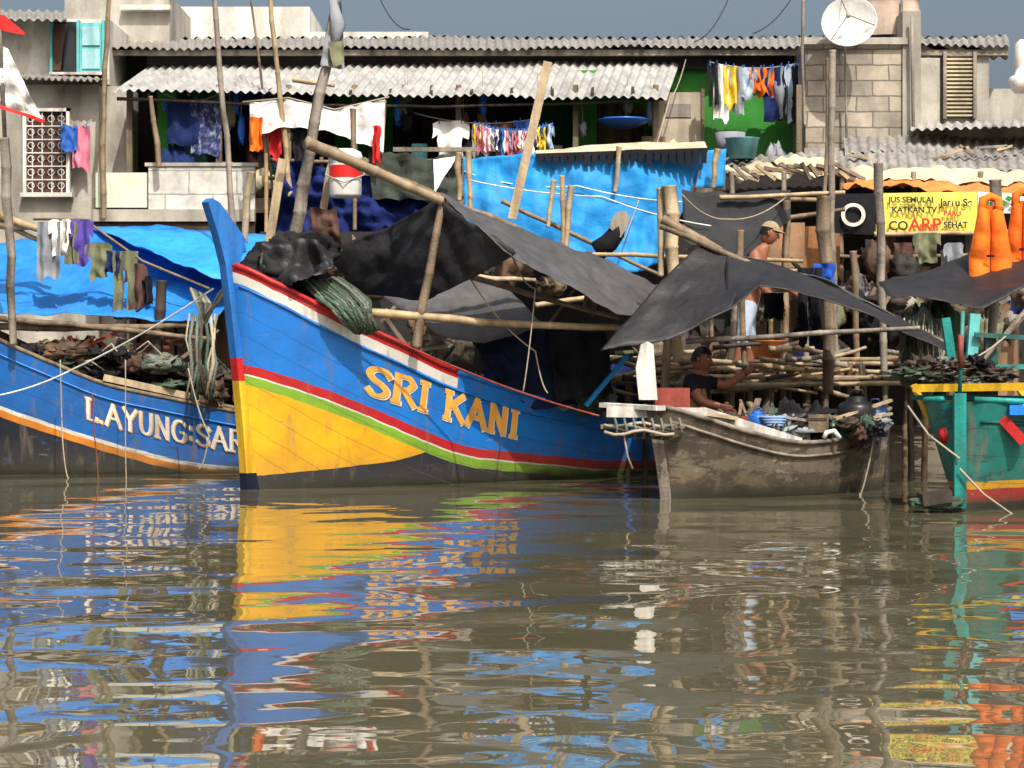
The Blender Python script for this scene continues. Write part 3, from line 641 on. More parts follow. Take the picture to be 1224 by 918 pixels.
def f(b):
    c=P(1016,31,9.2); ax=V((-.25,-1,.35)).normalized()
    b.lathe(c,[(0,0)]+[(r,.16*(r/.44)**2) for r in np.linspace(.08,.44,8)]+[(.455,.165),(.45,.15)]+[(r,.16*(r/.44)**2-.02) for r in np.linspace(.44,.05,6)]+[(0,-.02)],M('grey_white_dish',(.6,.6,.57),rough=.5),32,axis=ax)
    b.tube([c,c+V((.05,.25,-.1)),P(1020,55,9.5)],.03,plg,6)
    fp=c+ax*.38
    a=ax.orthogonal().normalized()
    for t in(0,2.1,4.2):
        q=Matrix.Rotation(t,3,ax)@a; b.tube([c+q*.42+ax*.15,fp],.007,woodd,4)
    b.lathe(fp-ax*.05,[(0,0),(.035,.0),(.035,.08),(0,.08)],plg,10,axis=ax)
one('satellite_dish',f)
def f(b):
    c=P(1222,0,8); b.lathe((c.x,8,P(0,112,8).z),[(0,0),(.12,.01),(.2,.1),(.22,.2),(.2,.26),(.12,.3),(.1,.42),(.14,.5),(.12,.78),(.05,.85),(0,.86)],plW,20)
    b.tube([(c.x+.3,8,.5),(c.x+.3,8,P(0,95,8).z),(c.x,8,P(0,90,8).z)],.04,plg,8)
one('street_lamp',f)
# ---------------------------------------------------------------- right-hand shacks
Sx=empty('waterfront_shack')
def f(b):
    b.corr(P(1090,149,10),P(1300,140,10),P(1300,147,8.6),P(1088,156,8.6),zinc,.16,.025)
    b.corr(P(1008,166,9.6),P(1300,160,9.6),P(1300,182,8.2),P(1010,187,8.2),asb,.16,.026,4,wob=.1)
    b.corr(P(1005,187,8.2),P(1290,181,8.2),P(1290,204,7.2),P(1010,209,7.2),asb,.16,.026,4,wob=.1)
    b.corr(P(865,186,8.6),P(1008,186,8.6),P(1010,197,7.4),P(866,200,7.4),asb,.16,.025,wob=.1)
    b.panel([P(866,196,7.6),P(940,193,7.6),P(1000,190,7.6)],[P(868,212,7.0),P(930,208,7.0),P(1003,210,7.0)],cream,30,8,wr=.16,fr=3)
    for i in range(16):
        x=868+i*9; b.beam(P(x,194+random.random()*12,7.0-i*.01),P(x+random.uniform(8,50),202+random.random()*14,7.0-i*.01),.1,.05,random.choice([woodl,wood,woodg]))
    for i in range(9):
        x=1015+i*22; b.beam(P(x,random.uniform(172,200),7.9),P(x+random.uniform(15,60),random.uniform(172,198),7.9),.08,.04,random.choice([woodg,wood,bambd,woodl]))
one('roofs',f,Sx)
def f(b):
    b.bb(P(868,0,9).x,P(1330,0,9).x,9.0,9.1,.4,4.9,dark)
    for i in range(34):
        px=868+i*13; z0=random.uniform(.6,2.5); yy=7.3+random.random()*.8
        if random.random()<.8: b.bb(P(px,0,yy).x,P(px+random.uniform(12,24),0,yy).x,yy,yy+.04,z0,z0+random.uniform(.7,2.0),random.choice([brn,ply,woodd,wood,dark,woodg,ply]))
    b.bb(P(905,0,6.5).x,P(962,0,6.5).x,6.5,6.55,P(0,320,6.5).z,P(0,266,6.5).z,ply); b.bb(P(962,0,6.6).x,P(1004,0,6.6).x,6.6,6.65,P(0,330,6.5).z,P(0,270,6.5).z,M('orange_board',(.32,.14,.05),grime=.5))
    b.bb(P(1090,0,10.5).x,P(1330,0,10.5).x,9.9,10,4.5,P(0,152,10).z,plg)
    for px in(872,935,1005,1090,1170,1240): b.bamboo(P(px,460,6.9),P(px+2,205,6.9),.055,random.choice([bamb,bambd,woodg]))
    for d in(235,300,345): b.bamboo(P(865,d,6.8),P(1240,d+random.uniform(-8,8),6.8),.04,bambd)
    for i in range(18):
        px=random.uniform(1000,1220); d=random.uniform(285,330); b.panel([P(px,d,6.4),P(px+22,d+2,6.4)],[P(px+2,d+random.uniform(25,60),6.4),P(px+20,d+random.uniform(25,60),6.4)],random.choice([brownc,navy,khaki,greyc,blackc,ply]),8,8,wr=.15)
one('board_walls_and_frame',f,Sx)
def f(b):
    b.panel([P(1008,216,6.9),P(1080,211,7.2),P(1230,209,7.2)],[P(1008,226,6.3),P(1080,226,6.3),P(1230,236,6.3)],CL('faded_orange_tarpaulin',(.68,.22,.06),grime=.3),50,10,wr=.14,fr=3)
one('orange_tarpaulin',f,solid=.01)
def f(b): b.panel([P(1010,203,7.2),P(1120,201,7.2),P(1235,202,7.2)],[P(1012,213,6.8),P(1120,215,6.8),P(1235,221,6.7)],cream,30,6,wr=.12,fr=3)
one('cream_tarpaulin',f)
# banners
B=empty('banner')
def f(b):
    b.panel([P(1047,231,6.0),P(1168,229,6.0)],[P(1047,281,6.0),P(1168,279,6.0)],banY,20,8,wr=.03)
    b.panel([P(1168.5,229,6.0),P(1235,232,6.0)],[P(1168.5,254,6.0),P(1235,256,6.0)],plW,10,5,wr=.03)
    b.panel([P(985,232,6.0),P(1046,231,6.0)],[P(990,278,6.0),P(1046,281,6.0)],blackc,14,8,wr=.03)
    for i in range(9): 
        c=P(1175+i*6,243+random.uniform(-6,6),5.93); b.prism([c+V((-.05,0,0)),c+V((0,0,.05)),c+V((.07,0,.02)),c+V((.02,0,-.05))],(0,.004,0),green)
one('sheets',f,B)
textobj('O',P(1004,270,5.93),.48,letW,B)
textobj('JUS SEMULAI',P(1062,242,5.93),.12,letK,B); textobj('KATKAN TV',P(1066,254,5.93),.12,letK,B)
textobj('CO',P(1062,275,5.93),.19,letK,B); textobj('ARP',P(1086,276,5.93),.27,letR,B); textobj('Jamu Se',P(1124,246,5.93),.15,letK,B); textobj('BARU',P(1128,258,5.93),.1,letR,B); textobj('SEHAT',P(1128,272,5.93),.12,letK,B)
# life jackets: two padded fronts hanging side by side, collar loop on top
def vest(b,cx,cy,y,w,h,m,seed):
    top=cy;bot=cy+h
    for s in(-1,1):
        def fn(u,v,s=s):
            wd=(.30+.24*min(1,v*1.6))*w
            px=cx+s*(w*.012+u*wd); py=top+6*(1-u)*(1-v)+v*h+(-5*u*v)
            pad=.10*math.sin(math.pi*min(max(u,.0),1))**.6*(.6+.4*abs(math.sin(v*math.pi*3)))
            p=P(px,py,y-.04); p.y-=pad; return p+V((0,.05*noise.noise(p*3+V((seed,0,0))),0))
        b.grid(fn,12,24,m)
    b.panel([P(cx-w*.3,top,y+.03),P(cx+w*.3,top,y+.03)],[P(cx-w*.54,bot-8,y+.12),P(cx+w*.54,bot-5,y+.12)],m,14,14,wr=.08,seed=seed+2)
    b.tube([P(cx-w*.22,top+6,y-.04),P(cx-w*.2,top-7,y+.02),P(cx,top-11,y+.05),P(cx+w*.2,top-7,y+.02),P(cx+w*.22,top+6,y-.04)],.055,m,8)
    b.beam(P(cx-w*.1,bot-40,y-.17),P(cx+w*.1,bot-40,y-.17),.02,.03,blackc)
one('life_jacket',lambda b:vest(b,1184,246,1.2,46,100,orangec,1))
one('life_jacket',lambda b:vest(b,1222,240,1.5,38,98,CL('orange_cloth2',(.75,.13,.015)),5))
# ---------------------------------------------------------------- tarps
def pole(p1,p2,r,m=None,name='bamboo_pole',bend=.012):
    b=MB(); b.bamboo(p1,p2,r,m,bend); return b.obj(name)
def f(b):
    b.panel([P(553,187,7.0),P(640,184,6.7),P(760,182,6.7),P(845,180,7)],[P(556,300,6.6),P(640,318,6.4),P(760,328,6.4),P(792,312,6.6)],cyan,80,40,sag=0,wr=.14,fr=1.5,fold=.03)
    b.panel([P(845,180,6.8),P(868,178,6.9)],[P(830,225,6.7),P(866,224,6.8)],cyan,10,10,wr=.08)
one('blue_tarpaulin',f,solid=.008)
def f(b):
    b.panel([P(640,180,7.2),P(740,172,7.4),P(842,168,7.4)],[P(640,186,6.6),P(740,180,6.6),P(846,178,6.6)],cream,24,5,wr=.04)
    for i in range(22):
        x=642+i*9.3; b.panel([P(x,184-i*.3,6.55),P(x+8,184-i*.3,6.55)],[P(x+1,190+random.random()*9,6.55),P(x+7,190+random.random()*10,6.55)],blackc,3,3,wr=.02)
    b.beam(P(640,186,6.58),P(846,179,6.58),.05,.06,blackc)
one('fringed_canopy',f)
def f(b):
    b.panel([P(524,234,.3),P(620,272,1.1),P(720,310,2.0),P(802,350,2.9)],[P(612,302,-.5),P(660,332,-.1),P(735,376,.3),P(797,384,.8)],greyt,60,28,sag=.04,wr=.06,fr=1.6,seed=2)  # lit side of the black canopy, sunlight put into its paler colour
    b.panel([P(524,237,.3),P(560,262,0),P(614,303,-.45)],[P(396,298,1.8),P(430,352,1.5),P(505,360,.9)],black,36,26,sag=.05,wr=.14,fr=1.6,seed=4)
one('black_tarpaulin_canopy',f,solid=.008)
def f(b):
    b.panel([P(450,348,2.2),P(560,326,2.6),P(600,340,2.6)],[P(520,400,1.4),P(580,408,1.4),P(655,392,1.6)],greyt,24,12,wr=.06,seed=8)
one('grey_tarpaulin',f,solid=.008)
def f(b):
    b.panel([P(565,395,1.9),P(620,388,1.9),P(700,392,2.2)],[P(585,470,1.7),P(640,488,1.7),P(706,482,2.0)],CL('dark_navy_cloth',(.012,.018,.05)),34,24,wr=.26,fr=2,fold=.04,seed=3)
    b.panel([P(655,398,1.7),P(722,398,1.8)],[P(665,480,1.6),P(735,470,1.7)],blackc,20,18,wr=.26,seed=5)
one('hanging_cloth',f,solid=.01)
pole(P(366,170,-.6),P(800,352,3.0),.065,bambd,bend=0)
pole(P(366,170,-.62),P(528,240,.25),.072,M('tan_bamboo',(.30,.23,.15)),bend=0)
pole(P(498,415,.3),P(530,236,.3),.06,wood); pole(P(420,372,.1),P(775,392,.9),.055,bamb); pole(P(560,330,1.2),P(740,380,1.0),.04,bambd)
pole(P(700,372,2),P(705,300,2),.05,wood); pole(P(795,470,1),P(800,352,1.2),.06,wood)
def f(b):
    b.panel([P(836,292,.3),P(875,303,.2),P(905,316,.15)],[P(718,419,-1.0),P(800,404,-1.0),P(872,372,-.9)],black,34,24,sag=-.05,wr=.07,fr=1.3,seed=6)
    b.panel([P(868,301,.25),P(930,318,.1),P(1000,343,0),P(1132,412,-.6)],[P(868,374,-.9),P(908,340,-.8),P(1005,362,-.8),P(1132,419,-.8)],black,40,14,wr=.05,seed=7)
    b.panel([P(836,290,.35),P(905,312,.2),P(1000,341,.05),P(1130,410,-.55)],[P(815,300,2.5),P(905,322,2.2),P(1010,350,1.8),P(1120,400,1.4)],greyt,30,10,wr=.05,seed=3)
one('black_tarpaulin_canopy',f,solid=.008)
def f(b):
    b.panel([P(1050,338,1.2),P(1120,318,1.8),P(1165,300,2.0),P(1235,303,2.0)],[P(1062,352,.4),P(1125,362,.2),P(1170,366,.0),P(1235,340,.0)],black,24,12,wr=.07,seed=9)
one('black_tarpaulin_canopy',f,solid=.008)
def f(b):
    b.panel([P(815,226,5.4),P(870,232,5.4),P(945,228,5.4)],[P(818,290,5.0),P(880,318,4.8),P(945,262,5.0)],CL('charcoal_cloth',(.035,.037,.04)),24,14,wr=.1,seed=2)
one('dark_tarpaulin',f,solid=.008)
pole(P(790,270,.45),P(1140,414,-.6),.042,wood,bend=0)
pole(P(792,262,.45),P(862,300,.3),.065,bambd,bend=0)
pole(P(820,408,-.3),P(1100,392,-.9),.035,woodg)
pole(P(940,430,5),P(1105,428,3),.05,bamb)
def f(b):
    b.panel([P(-40,300,6.4),P(108,273,6.4),P(215,272,6.3),P(345,286,6)],[P(-40,372,4.2),P(100,378,4.0),P(200,384,3.8),P(248,386,3.7)],blue,60,26,sag=.14,wr=.10,fr=1.3)
    b.panel([P(108,273,6.35),P(215,272,6.25),P(350,286,5.9)],[P(180,300,4.6),P(250,330,4.0),P(305,330,4.0)],CL('bright_blue_tarpaulin',(.03,.30,.80),rough=.45,spec=.3),24,8,wr=.06)
one('blue_tarpaulin_canopy',f,solid=.008)
pole(P(-20,390,4.1),P(245,388,3.8),.055,wood); pole(P(-20,378,4.0),P(250,405,3.7),.045,wood)
pole(P(0,258,4.6),P(75,285,4.3),.06,bamb); pole(P(-10,268,4.6),P(66,274,4.5),.05,bamb); pole(P(-10,262,4.7),P(60,292,4.5),.045,bamb)
pole(P(193,335,3.9),P(184,475,3.9),.08,woodd,'mooring_post'); pole(P(5,165,2.9),P(16,412,2.9),.07,woodg,'mast')
# ---------------------------------------------------------------- masts and poles
pole(P(350,292,.9),P(403,0,.9),.08,woodg,'mast',0); pole(P(282,300,4.5),P(256,-10,4.5),.05,woodg,'mast',0)
pole(P(347,235,8.5),P(323,-5,8.5),.05,bamb); pole(P(124,262,8.9),P(131,-10,8.9),.05,bambd); pole(P(190,200,8.9),P(180,115,8.9),.05,bambd)
def f(b): b.beam(P(612,262,3.5),P(655,74,3.5),.12,.07,woodl)
one('timber_plank',f)
def f(b): b.beam(P(322,290,4),P(338,190,4),.12,.06,woodl); b.beam(P(352,290,4),P(366,210,4),.14,.06,woodl); b.beam(P(385,260,4),P(395,200,4),.10,.06,woodl)
one('timber_plank',f)
for a in [(800,222,812,470,3.2,.10,woodl),(790,225,790,330,3.3,.06,woodl),(995,60,1002,470,3.6,.05,woodg),(990,70,985,240,6,.04,bambd),(1050,195,1057,445,2.8,.065,woodg),
          (1075,60,1078,0,10.3,.03,woodg),(960,0,962,150,9,.03,woodg),(683,222,676,300,5.5,.05,woodl),(662,215,655,272,5.2,.04,woodl),(672,210,672,300,5.4,.04,bamb),
          (740,175,735,230,6.5,.04,woodl),(858,178,852,225,6.4,.05,bamb),(300,205,292,290,5,.06,woodl),(315,120,318,280,8.7,.04,bamb),(422,130,424,275,7,.045,bambd),
          (560,180,562,260,6.2,.05,bamb),(548,182,549,240,6.2,.05,bamb),(1190,215,1185,440,1.9,.08,woodg),(885,275,890,440,3.2,.05,bambd),(940,240,938,430,5.2,.06,bambd),
          (985,235,990,470,2.4,.10,wood),(960,330,965,470,4,.05,woodg),(460,120,456,200,9,.03,bambd),(330,290,300,0,9.3,.025,bambd),(1020,300,1024,470,4,.05,bambd),(920,330,924,440,5,.04,bamb),(850,340,852,420,5.5,.04,bambd)]:
    pole(P(a[0],a[1],a[4]),P(a[2],a[3],a[4]),a[5],a[6],'post' if a[5]>.07 else 'bamboo_pole')
for a in [(560,300,960,312,4.5),(600,240,792,330,5.9),(860,236,1010,230,5.2),(820,350,1010,345,4.6),(835,440,1085,444,3.2),(840,450,1090,452,3.0),(850,462,1080,458,2.6),(690,425,1080,435,3.5),(350,95,400,102,3),(566,330,640,335,3),(1045,280,1230,276,5.8),(640,365,800,340,3.6),(870,320,1000,324,5.6),(930,262,1010,250,5.3)]:
    pole(P(a[0],a[1],a[4]),P(a[2],a[3],a[4]+random.uniform(-.3,.3)),.038,random.choice([bamb,bambd,woodl]))
def f(b):
    b.panel([P(396,2,.8),P(408,4,.8)],[P(383,78,.8),P(412,84,.85)],greyc,8,20,wr=.18,fold=.05)
    b.panel([P(392,50,.7),P(410,48,.75)],[P(398,82,.7),P(411,76,.7)],khaki,6,8,wr=.15,fold=.04)
    b.tube([P(398,0,.85),P(404,30,.8),P(398,60,.82)],[.05,.1,.04],greyc,7)
one('rag_on_mast',f)
def f(b):
    b.heap(P(352,318,.55),(.50,.45,.36),CL('black_heap',(.02,.02,.022),rough=.7),4,.35,2.2,40)
    b.heap(P(378,300,.9),(.25,.3,.2),blackc,9,.4,3)
    b.panel([P(372,252,1.2),P(402,250,1.2)],[P(368,292,1.1),P(408,296,1.1)],brownc,14,12,wr=.3,fr=3,fold=.05,seed=3)
    b.panel([P(320,292,.3),P(370,288,.1),P(395,300,.1)],[P(308,335,.1),P(350,345,-.3),P(402,330,-.2)],black,30,16,wr=.3,fr=2.4,seed=13)
one('tarpaulin_heap',f)
def f(b):
    for i in range(34):
        o=i*1.7; j=random.uniform(-6,6)
        b.tube([P(352+o*.5+j,328+o*.4,.3),P(362+o*.9+j,338+j,.0),P(374+o+j,350+j,-.15),P(392+o*.9,366+random.uniform(-6,6),-.35),P(402+o*.8+random.uniform(-4,4),376+random.uniform(-4,4),-.33),P(410+o*.75+j,386+o*.15,-.28),P(425+o*.3,396+j*.6,-.2)],random.uniform(.015,.027),random.choice([netg,netg,netgr]),5)
one('fishing_net',f)
def f(b):
    for i in range(9):
        b.tube([P(228+i*2,345+i*1,1.0),P(236+i*2,365,.6),P(246,385-i,.5),P(262,352+i,.2),P(280,330,.0)],.022,random.choice([netg,rope,netgr]),5)
one('mooring_rope',f)
def ropeo(pts,r=.013,m=None,sag=.1):
    b=MB(); out=[]
    for a,c in zip(pts[:-1],pts[1:]):
        for t in np.linspace(0,1,13)[:-1]:
            p=a.lerp(c,t); p.z-=sag*4*t*(1-t); out.append(p)
    out.append(pts[-1]); b.tube(out,r,m or rope,5); b.obj('rope')
ropeo([P(-10,474,2.4),P(90,440,2.0),P(255,345,.2)],.012,plW,.05)
ropeo([P(395,368,-.3),P(560,445,.3),P(716,497,-.8)],.012,redb,.03); ropeo([P(560,330,.3),P(640,420,.8),P(655,470,.8)],.01)
ropeo([P(610,300,.3),P(640,345,.3),P(625,470,.3)],.009); ropeo([P(72,430,2.6),P(75,530,2.5),P(82,572,2.4)],.009); ropeo([P(110,470,2.6),P(116,550,2.5),P(120,585,2.3)],.008,redb)
ropeo([P(150,430,2.6),P(150,540,2.5),P(152,590,2.4)],.008); ropeo([P(225,440,2.6),P(250,520,2.4),P(238,560,2.4)],.010)
ropeo([P(560,215,6),P(720,235,5.5),P(850,270,5)],.010,plW,.05); ropeo([P(555,205,7),P(690,222,6.5),P(870,240,6.5)],.010,plW,.1)
ropeo([P(820,70,11),P(800,120,8),P(745,290,6)],.010); ropeo([P(945,0,12),P(900,40,11)],.01,letK,.1); ropeo([P(870,0,12),P(830,50,11)],.01,letK,.15); ropeo([P(455,0,12),P(490,35,11)],.01,letK,.15)
ropeo([P(815,232,3.5),P(870,262,4),P(940,235,5)],.010); ropeo([P(1045,520,-1),P(1025,600,-1),P(1028,590,-1.2)],.010); ropeo([P(1224,380,-2.5),P(1130,440,-3)],.01,rope,.1)
# ---------------------------------------------------------------- laundry
def garment(b,c,w,h,m,kind,seed):
    nu,nv=12,14
    def fn(u,v):
        x=(u-.5)*w
        if kind=='trousers': x*=1-.1*v
        if kind=='shirt' and v<.36: p_z=.22*max(0,abs(u-.5)-.33)*h
        else: p_z=0
        p=V((c.x+x+.03*noise.noise(V((seed,v*3,0))),c.y,c.z-v*h-p_z*2))
        p.y+=.05*math.sin(u*9+seed)+.09*noise.noise(V((u*4,v*3,seed)))*(.3+v)
        p.z-=.06*noise.noise(V((u*3,0,seed)))*v*2
        return p
    def mask(i,j):
        if kind=='shirt': return (j<5 and not(i in(5,6) and j<1)) or 2<=i<=9
        if kind=='trousers': return j<4 or i not in(5,6)
        return True
    b.grid(fn,nu,nv,m,True,mask)
def line(name,p1,p2,items,seed=0):
    b=MB(); b.tube([p1.lerp(p2,t)-V((0,0,.12*4*t*(1-t))) for t in np.linspace(0,1,9)],.01,rope,4)
    for t,w,h,m,kd in items:
        c=p1.lerp(p2,t)-V((0,0,.12*4*t*(1-t))); garment(b,c,w,h,m,kd,seed+t*31)
        for s in(-.3,.3): b.beam(c+V((s*w,-.02,.04)),c+V((s*w,-.02,-.05)),.015,.02,bluec)
    return b.obj(name)
it=[(.04,.2,.75,blackc,'trousers'),(.12,.26,.95,white,'towel'),(.2,.24,.7,yellc,'towel'),(.29,.3,.8,greyc,'shirt'),(.38,.3,.55,ltbl,'shirt'),(.47,.22,.4,orangec,'shirt'),(.56,.26,.5,orangec,'towel'),
    (.62,.45,.9,navy,'shirt'),(.7,.4,.85,greyc,'shirt'),(.78,.36,.95,blackc,'trousers'),(.86,.42,.95,ltbl,'shirt'),(.95,.35,.75,greyc,'shirt')]
line('laundry_line',P(848,74,10.6),P(968,72,10.6),it,3)
it=[(.02+i*.047,random.uniform(.1,.18),random.uniform(.3,.46),random.choice([white,white,pink,bluec,red,ltbl,yellc,navy,greyc]),'shirt' if i%3 else 'towel') for i in range(21)]
line('laundry_line',P(568,148,8.8),P(660,148,8.8),it,8)
it=[(.3,.6,.7,white,'shirt'),(.55,.3,.6,greyc,'towel'),(.75,.5,.7,brownc,'shirt'),(.92,.3,.6,bluec,'towel')]
line('laundry_line',P(495,135,9.4),P(640,142,9.4),it,2)
line('laundry_line',P(70,143,9.9),P(110,143,9.9),[(.3,.3,.45,bluec,'towel'),(.68,.3,.72,pink,'towel')],5)
line('laundry_line',P(196,112,9.4),P(262,112,9.4),[(.35,.55,.75,navy,'towel'),(.75,.5,.9,M('patterned_cloth',(.04,.06,.2),var=.9,scale=14,col2=(.5,.5,.55)),'towel')],4)
def f(b):
    b.panel([P(298,122,8.5),P(340,118,8.5),P(400,132,8.5),P(460,118,8.5)],[P(300,165,8.4),P(345,150,8.4),P(400,158,8.4),P(458,182,8.4)],white,60,16,wr=.14,fold=.06,seed=3)
    b.tube([P(290,122,8.5),P(345,117,8.5),P(400,131,8.5),P(465,116,8.5)],.014,rope,4)
    garment(b,P(306,140,8.2),.22,.55,orangec,'towel',2); garment(b,P(330,150,8.6),.3,.5,red,'shirt',4); garment(b,P(450,150,8.2),.12,.6,red,'towel',6); garment(b,P(358,150,8.6),.3,.6,blackc,'shirt',5)
one('white_cloth_on_line',f)
def f(b):
    for x,y_,w,h,m,kd in[(58,265,.34,.8,greyc,'towel'),(73,262,.34,.5,white,'shirt'),(86,265,.18,.6,khaki,'towel'),(98,262,.32,.65,purp,'shirt'),(118,290,.36,.5,khaki,'shirt'),(135,300,.2,.3,navy,'towel'),(150,300,.34,.95,khaki,'trousers'),(162,315,.3,.65,brownc,'shirt'),(176,330,.15,.4,blackc,'towel')]:
        garment(b,P(x,y_,4.1),w,h,m,kd,x)
    b.tube([P(40,262,4.15),P(100,262,4.15),P(170,312,4.15),P(250,345,4.0)],.02,bambd,5)
one('drying_clothes',f)
def f(b):
    garment(b,P(968,320,2.2),.32,1.0,blackc,'trousers',3); garment(b,P(985,315,2.25),.3,.35,CL('royal_blue_cloth',(.02,.08,.4)),'towel',5); garment(b,P(925,350,2.2),.25,.35,blackc,'towel',8)
    garment(b,P(1108,278,5.6),.4,.45,khaki,'shirt',3); garment(b,P(1140,290,5.6),.3,.5,greyc,'shirt',4); garment(b,P(1080,290,5.6),.3,.5,brownc,'towel',6)
one('hanging_clothes',f)
def f(b):
    b.panel([P(330,192,8.7),P(420,205,8.7),P(520,232,8.7)],[P(330,300,8.5),P(430,300,8.5),P(560,300,8.5)],CL('indigo_tarpaulin',(.010,.020,.11),var=.4,scale=4),60,30,wr=.45,fr=2.4)
    b.panel([P(440,182,8.6),P(520,190,8.6),P(548,188,8.6)],[P(445,235,8.4),P(510,240,8.4),P(548,250,8.4)],CL('charcoal_cloth2',(.05,.06,.05)),24,14,wr=.3)
one('indigo_tarpaulin',f)
def f(b): 
    b.panel([P(518,190,8.0),P(545,184,8.0)],[P(520,232,7.9),P(535,205,7.9)],white,10,10,wr=.14)
one('white_rag',f)
def f(b):
    b.panel([P(-25,40,2.9),P(-5,48,2.9),P(8,56,2.9)],[P(-30,120,2.8),P(12,130,3.0),P(52,146,3.0)],white,26,18,wr=.16,fr=3,seed=1)
    b.panel([P(-30,15,2.9),P(5,18,2.9),P(30,39,2.9)],[P(-28,34,2.9),P(0,36,2.9),P(28,42,2.9)],red,14,6,wr=.05,seed=2)
    b.panel([P(-5,124,2.72),P(25,134,2.75),P(54,144,2.8)],[P(-5,129,2.7),P(25,138,2.75),P(52,148,2.8)],red,10,4,wr=.03)
    b.tube([P(6,170,2.92),P(-2,0,2.92)],.03,woodg,6)
one('flag',f)
def f(b):
    c=P(413,236,3.6); r=.22
    b.lathe(c,[(0,0),(r*.9,0),(r,.04),(r,.26)],plW,24); b.lathe(c,[(r+.004,.261),(r+.004,.43)],plR,24); b.lathe(c,[(r,.43),(r,.50),(r*1.06,.51),(r*1.06,.56),(r*.95,.62),(r*.6,.66),(0,.67)],plW,24)
    b.tube([c+V((-r,0,.5)),c+V((-r*1.2,-.1,.3)),c+V((0,-r*1.25,.18)),c+V((r*1.2,-.1,.3)),c+V((r,0,.5))],.01,plg,5)
one('plastic_bucket',f)
def f(b): b.lathe(P(745,150,9.5),[(0,.0),(.2,.0),(.42,.1),(.44,.1),(.43,.07),(.2,-.03),(0,-.03)],plB,24)
one('plastic_basin',f)
def f(b): b.lathe(P(918,428,3.4),[(0,0),(.18,0),(.26,.22),(.28,.24),(.25,.24),(.16,.03),(0,.03)],plO,22)
one('plastic_basin',f)
def f(b): b.lathe(P(887,190,7.6),[(0,0),(.2,0),(.26,.3),(.28,.32),(.24,.3),(.18,.04),(0,.04)],M('teal_plastic',(.1,.3,.35),rough=.4),22); b.lathe(P(873,186,8),[(0,0),(.18,0),(.24,.36),(.22,.36),(0,.02)],greyc,20)
one('plastic_tub',f)
def drum(x,py,y,k,m=plK):
    def f(b):
        c=P(x,py,y); b.lathe(c,[(r*k,z*k) for r,z in[(0,0),(.2,0),(.23,.12),(.225,.2),(.235,.22),(.23,.42),(.2,.47),(.12,.5),(.12,.55),(0,.56)]],m,20); b.tube([c+V(q)*k for q in((-.08,0,.55),(-.05,0,.63),(.06,0,.63),(.09,0,.55))],.015*k,m,5)
    one('plastic_drum',f)
drum(1024,528,-.75,.95); drum(1046,522,-.45,.7,M('dark_blue_plastic',(.01,.03,.10),rough=.4)); drum(905,520,-1.0,.5,plB)
def f(b):
    for i in range(4): b.tube([P(925,508,-1.1)+V(((.1+.02*i)*math.cos(t),.1*math.sin(t),.03*i)) for t in np.linspace(0,6.3,14)],.018,ropeb,5)
    for i in range(34):
        x=random.uniform(860,1050); b.heap(P(x,random.uniform(498,528),random.uniform(-1.1,-.2)),(random.uniform(.06,.28),.15,random.uniform(.03,.11)),random.choice([woodd,blackc,blackc,greyc,woodd,netg,brownc,plK,wood]),i,.7,3.5,12)
    b.panel([P(930,488,-.4),P(975,480,-.3),P(1005,490,-.3)],[P(925,522,-.9),P(970,527,-1.0),P(1008,524,-.8)],blackc,30,20,wr=.35,fr=2.6)
    b.panel([P(870,496,-.6),P(920,490,-.5)],[P(866,520,-1.1),P(915,522,-1.1)],CL('dirty_brown_sheet',(.10,.085,.065)),20,14,wr=.3,fr=3)
    for i in range(30):
        x=random.uniform(845,1010); y_=random.uniform(-1.2,.3); b.beam(P(x,random.uniform(494,518),y_),P(x+random.uniform(-40,80),random.uniform(476,518),y_+.3),random.uniform(.03,.08),.03,random.choice([woodg,wood,woodl,woodd,bambd]))
    for x,d,m in((880,508,redb),(962,506,wood),(990,512,tealD),(940,516,woodg)):
        c=P(x,d,-.95); b.beam(c,c+V((.24,.05,0)),.25,.2,m); b.beam(c+V((.0,-.13,.05)),c+V((.24,-.08,.05)),.01,.03,woodd)
    for i in range(12):
        p=P(random.uniform(850,1040),random.uniform(498,512),-.9); b.tube([p,p+V((.1,.03,random.uniform(-.05,.1))),p+V((random.uniform(.1,.3),.1,random.uniform(-.1,.05)))],.012,random.choice([rope,netgr,netg]),5)
    b.tube([P(985,524,-1.25),P(988,517,-1.25),P(997,515,-1.25),P(1004,524,-1.25)],.03,plW,8)
one('boat_gear',f)
def f(b):
    for i in range(50):
        x=random.uniform(40,262); z=random.uniform(408,440)+ (x-60)*.20; b.heap(P(x,z,random.uniform(3.5,4.6)),(random.uniform(.08,.32),.2,random.uniform(.04,.16)),random.choice([netg,blackc,blackc,brownc,netgr,brn,woodd,khaki,blackc]),i,.7,3.5,12)
    for i in range(26):
        x=random.uniform(40,220); b.beam(P(x,random.uniform(400,450),4),P(x+random.uniform(-50,70),random.uniform(390,460),4.2),random.uniform(.03,.06),.04,random.choice([wood,redb,woodl,woodg,bambd,redb]))
    for i in range(10): 
        x=226+i*3.5; b.tube([P(x+random.uniform(-5,5),375,3.2),P(x+random.uniform(-5,5),405,3.1),P(x+random.uniform(-6,6),435,3.0),P(x+random.uniform(-8,8),478,3.0)],random.uniform(.012,.03),random.choice([netgr,netg,rope,woodd]),6)
    for i in range(14):
        p=P(random.uniform(60,240),random.uniform(415,450),3.4); b.tube([p,p+V((.15,.03,random.uniform(.0,.15))),p+V((random.uniform(.2,.5),.1,random.uniform(-.2,-.05)))],.013,random.choice([rope,netgr,netg]),5)
one('boat_gear',f)
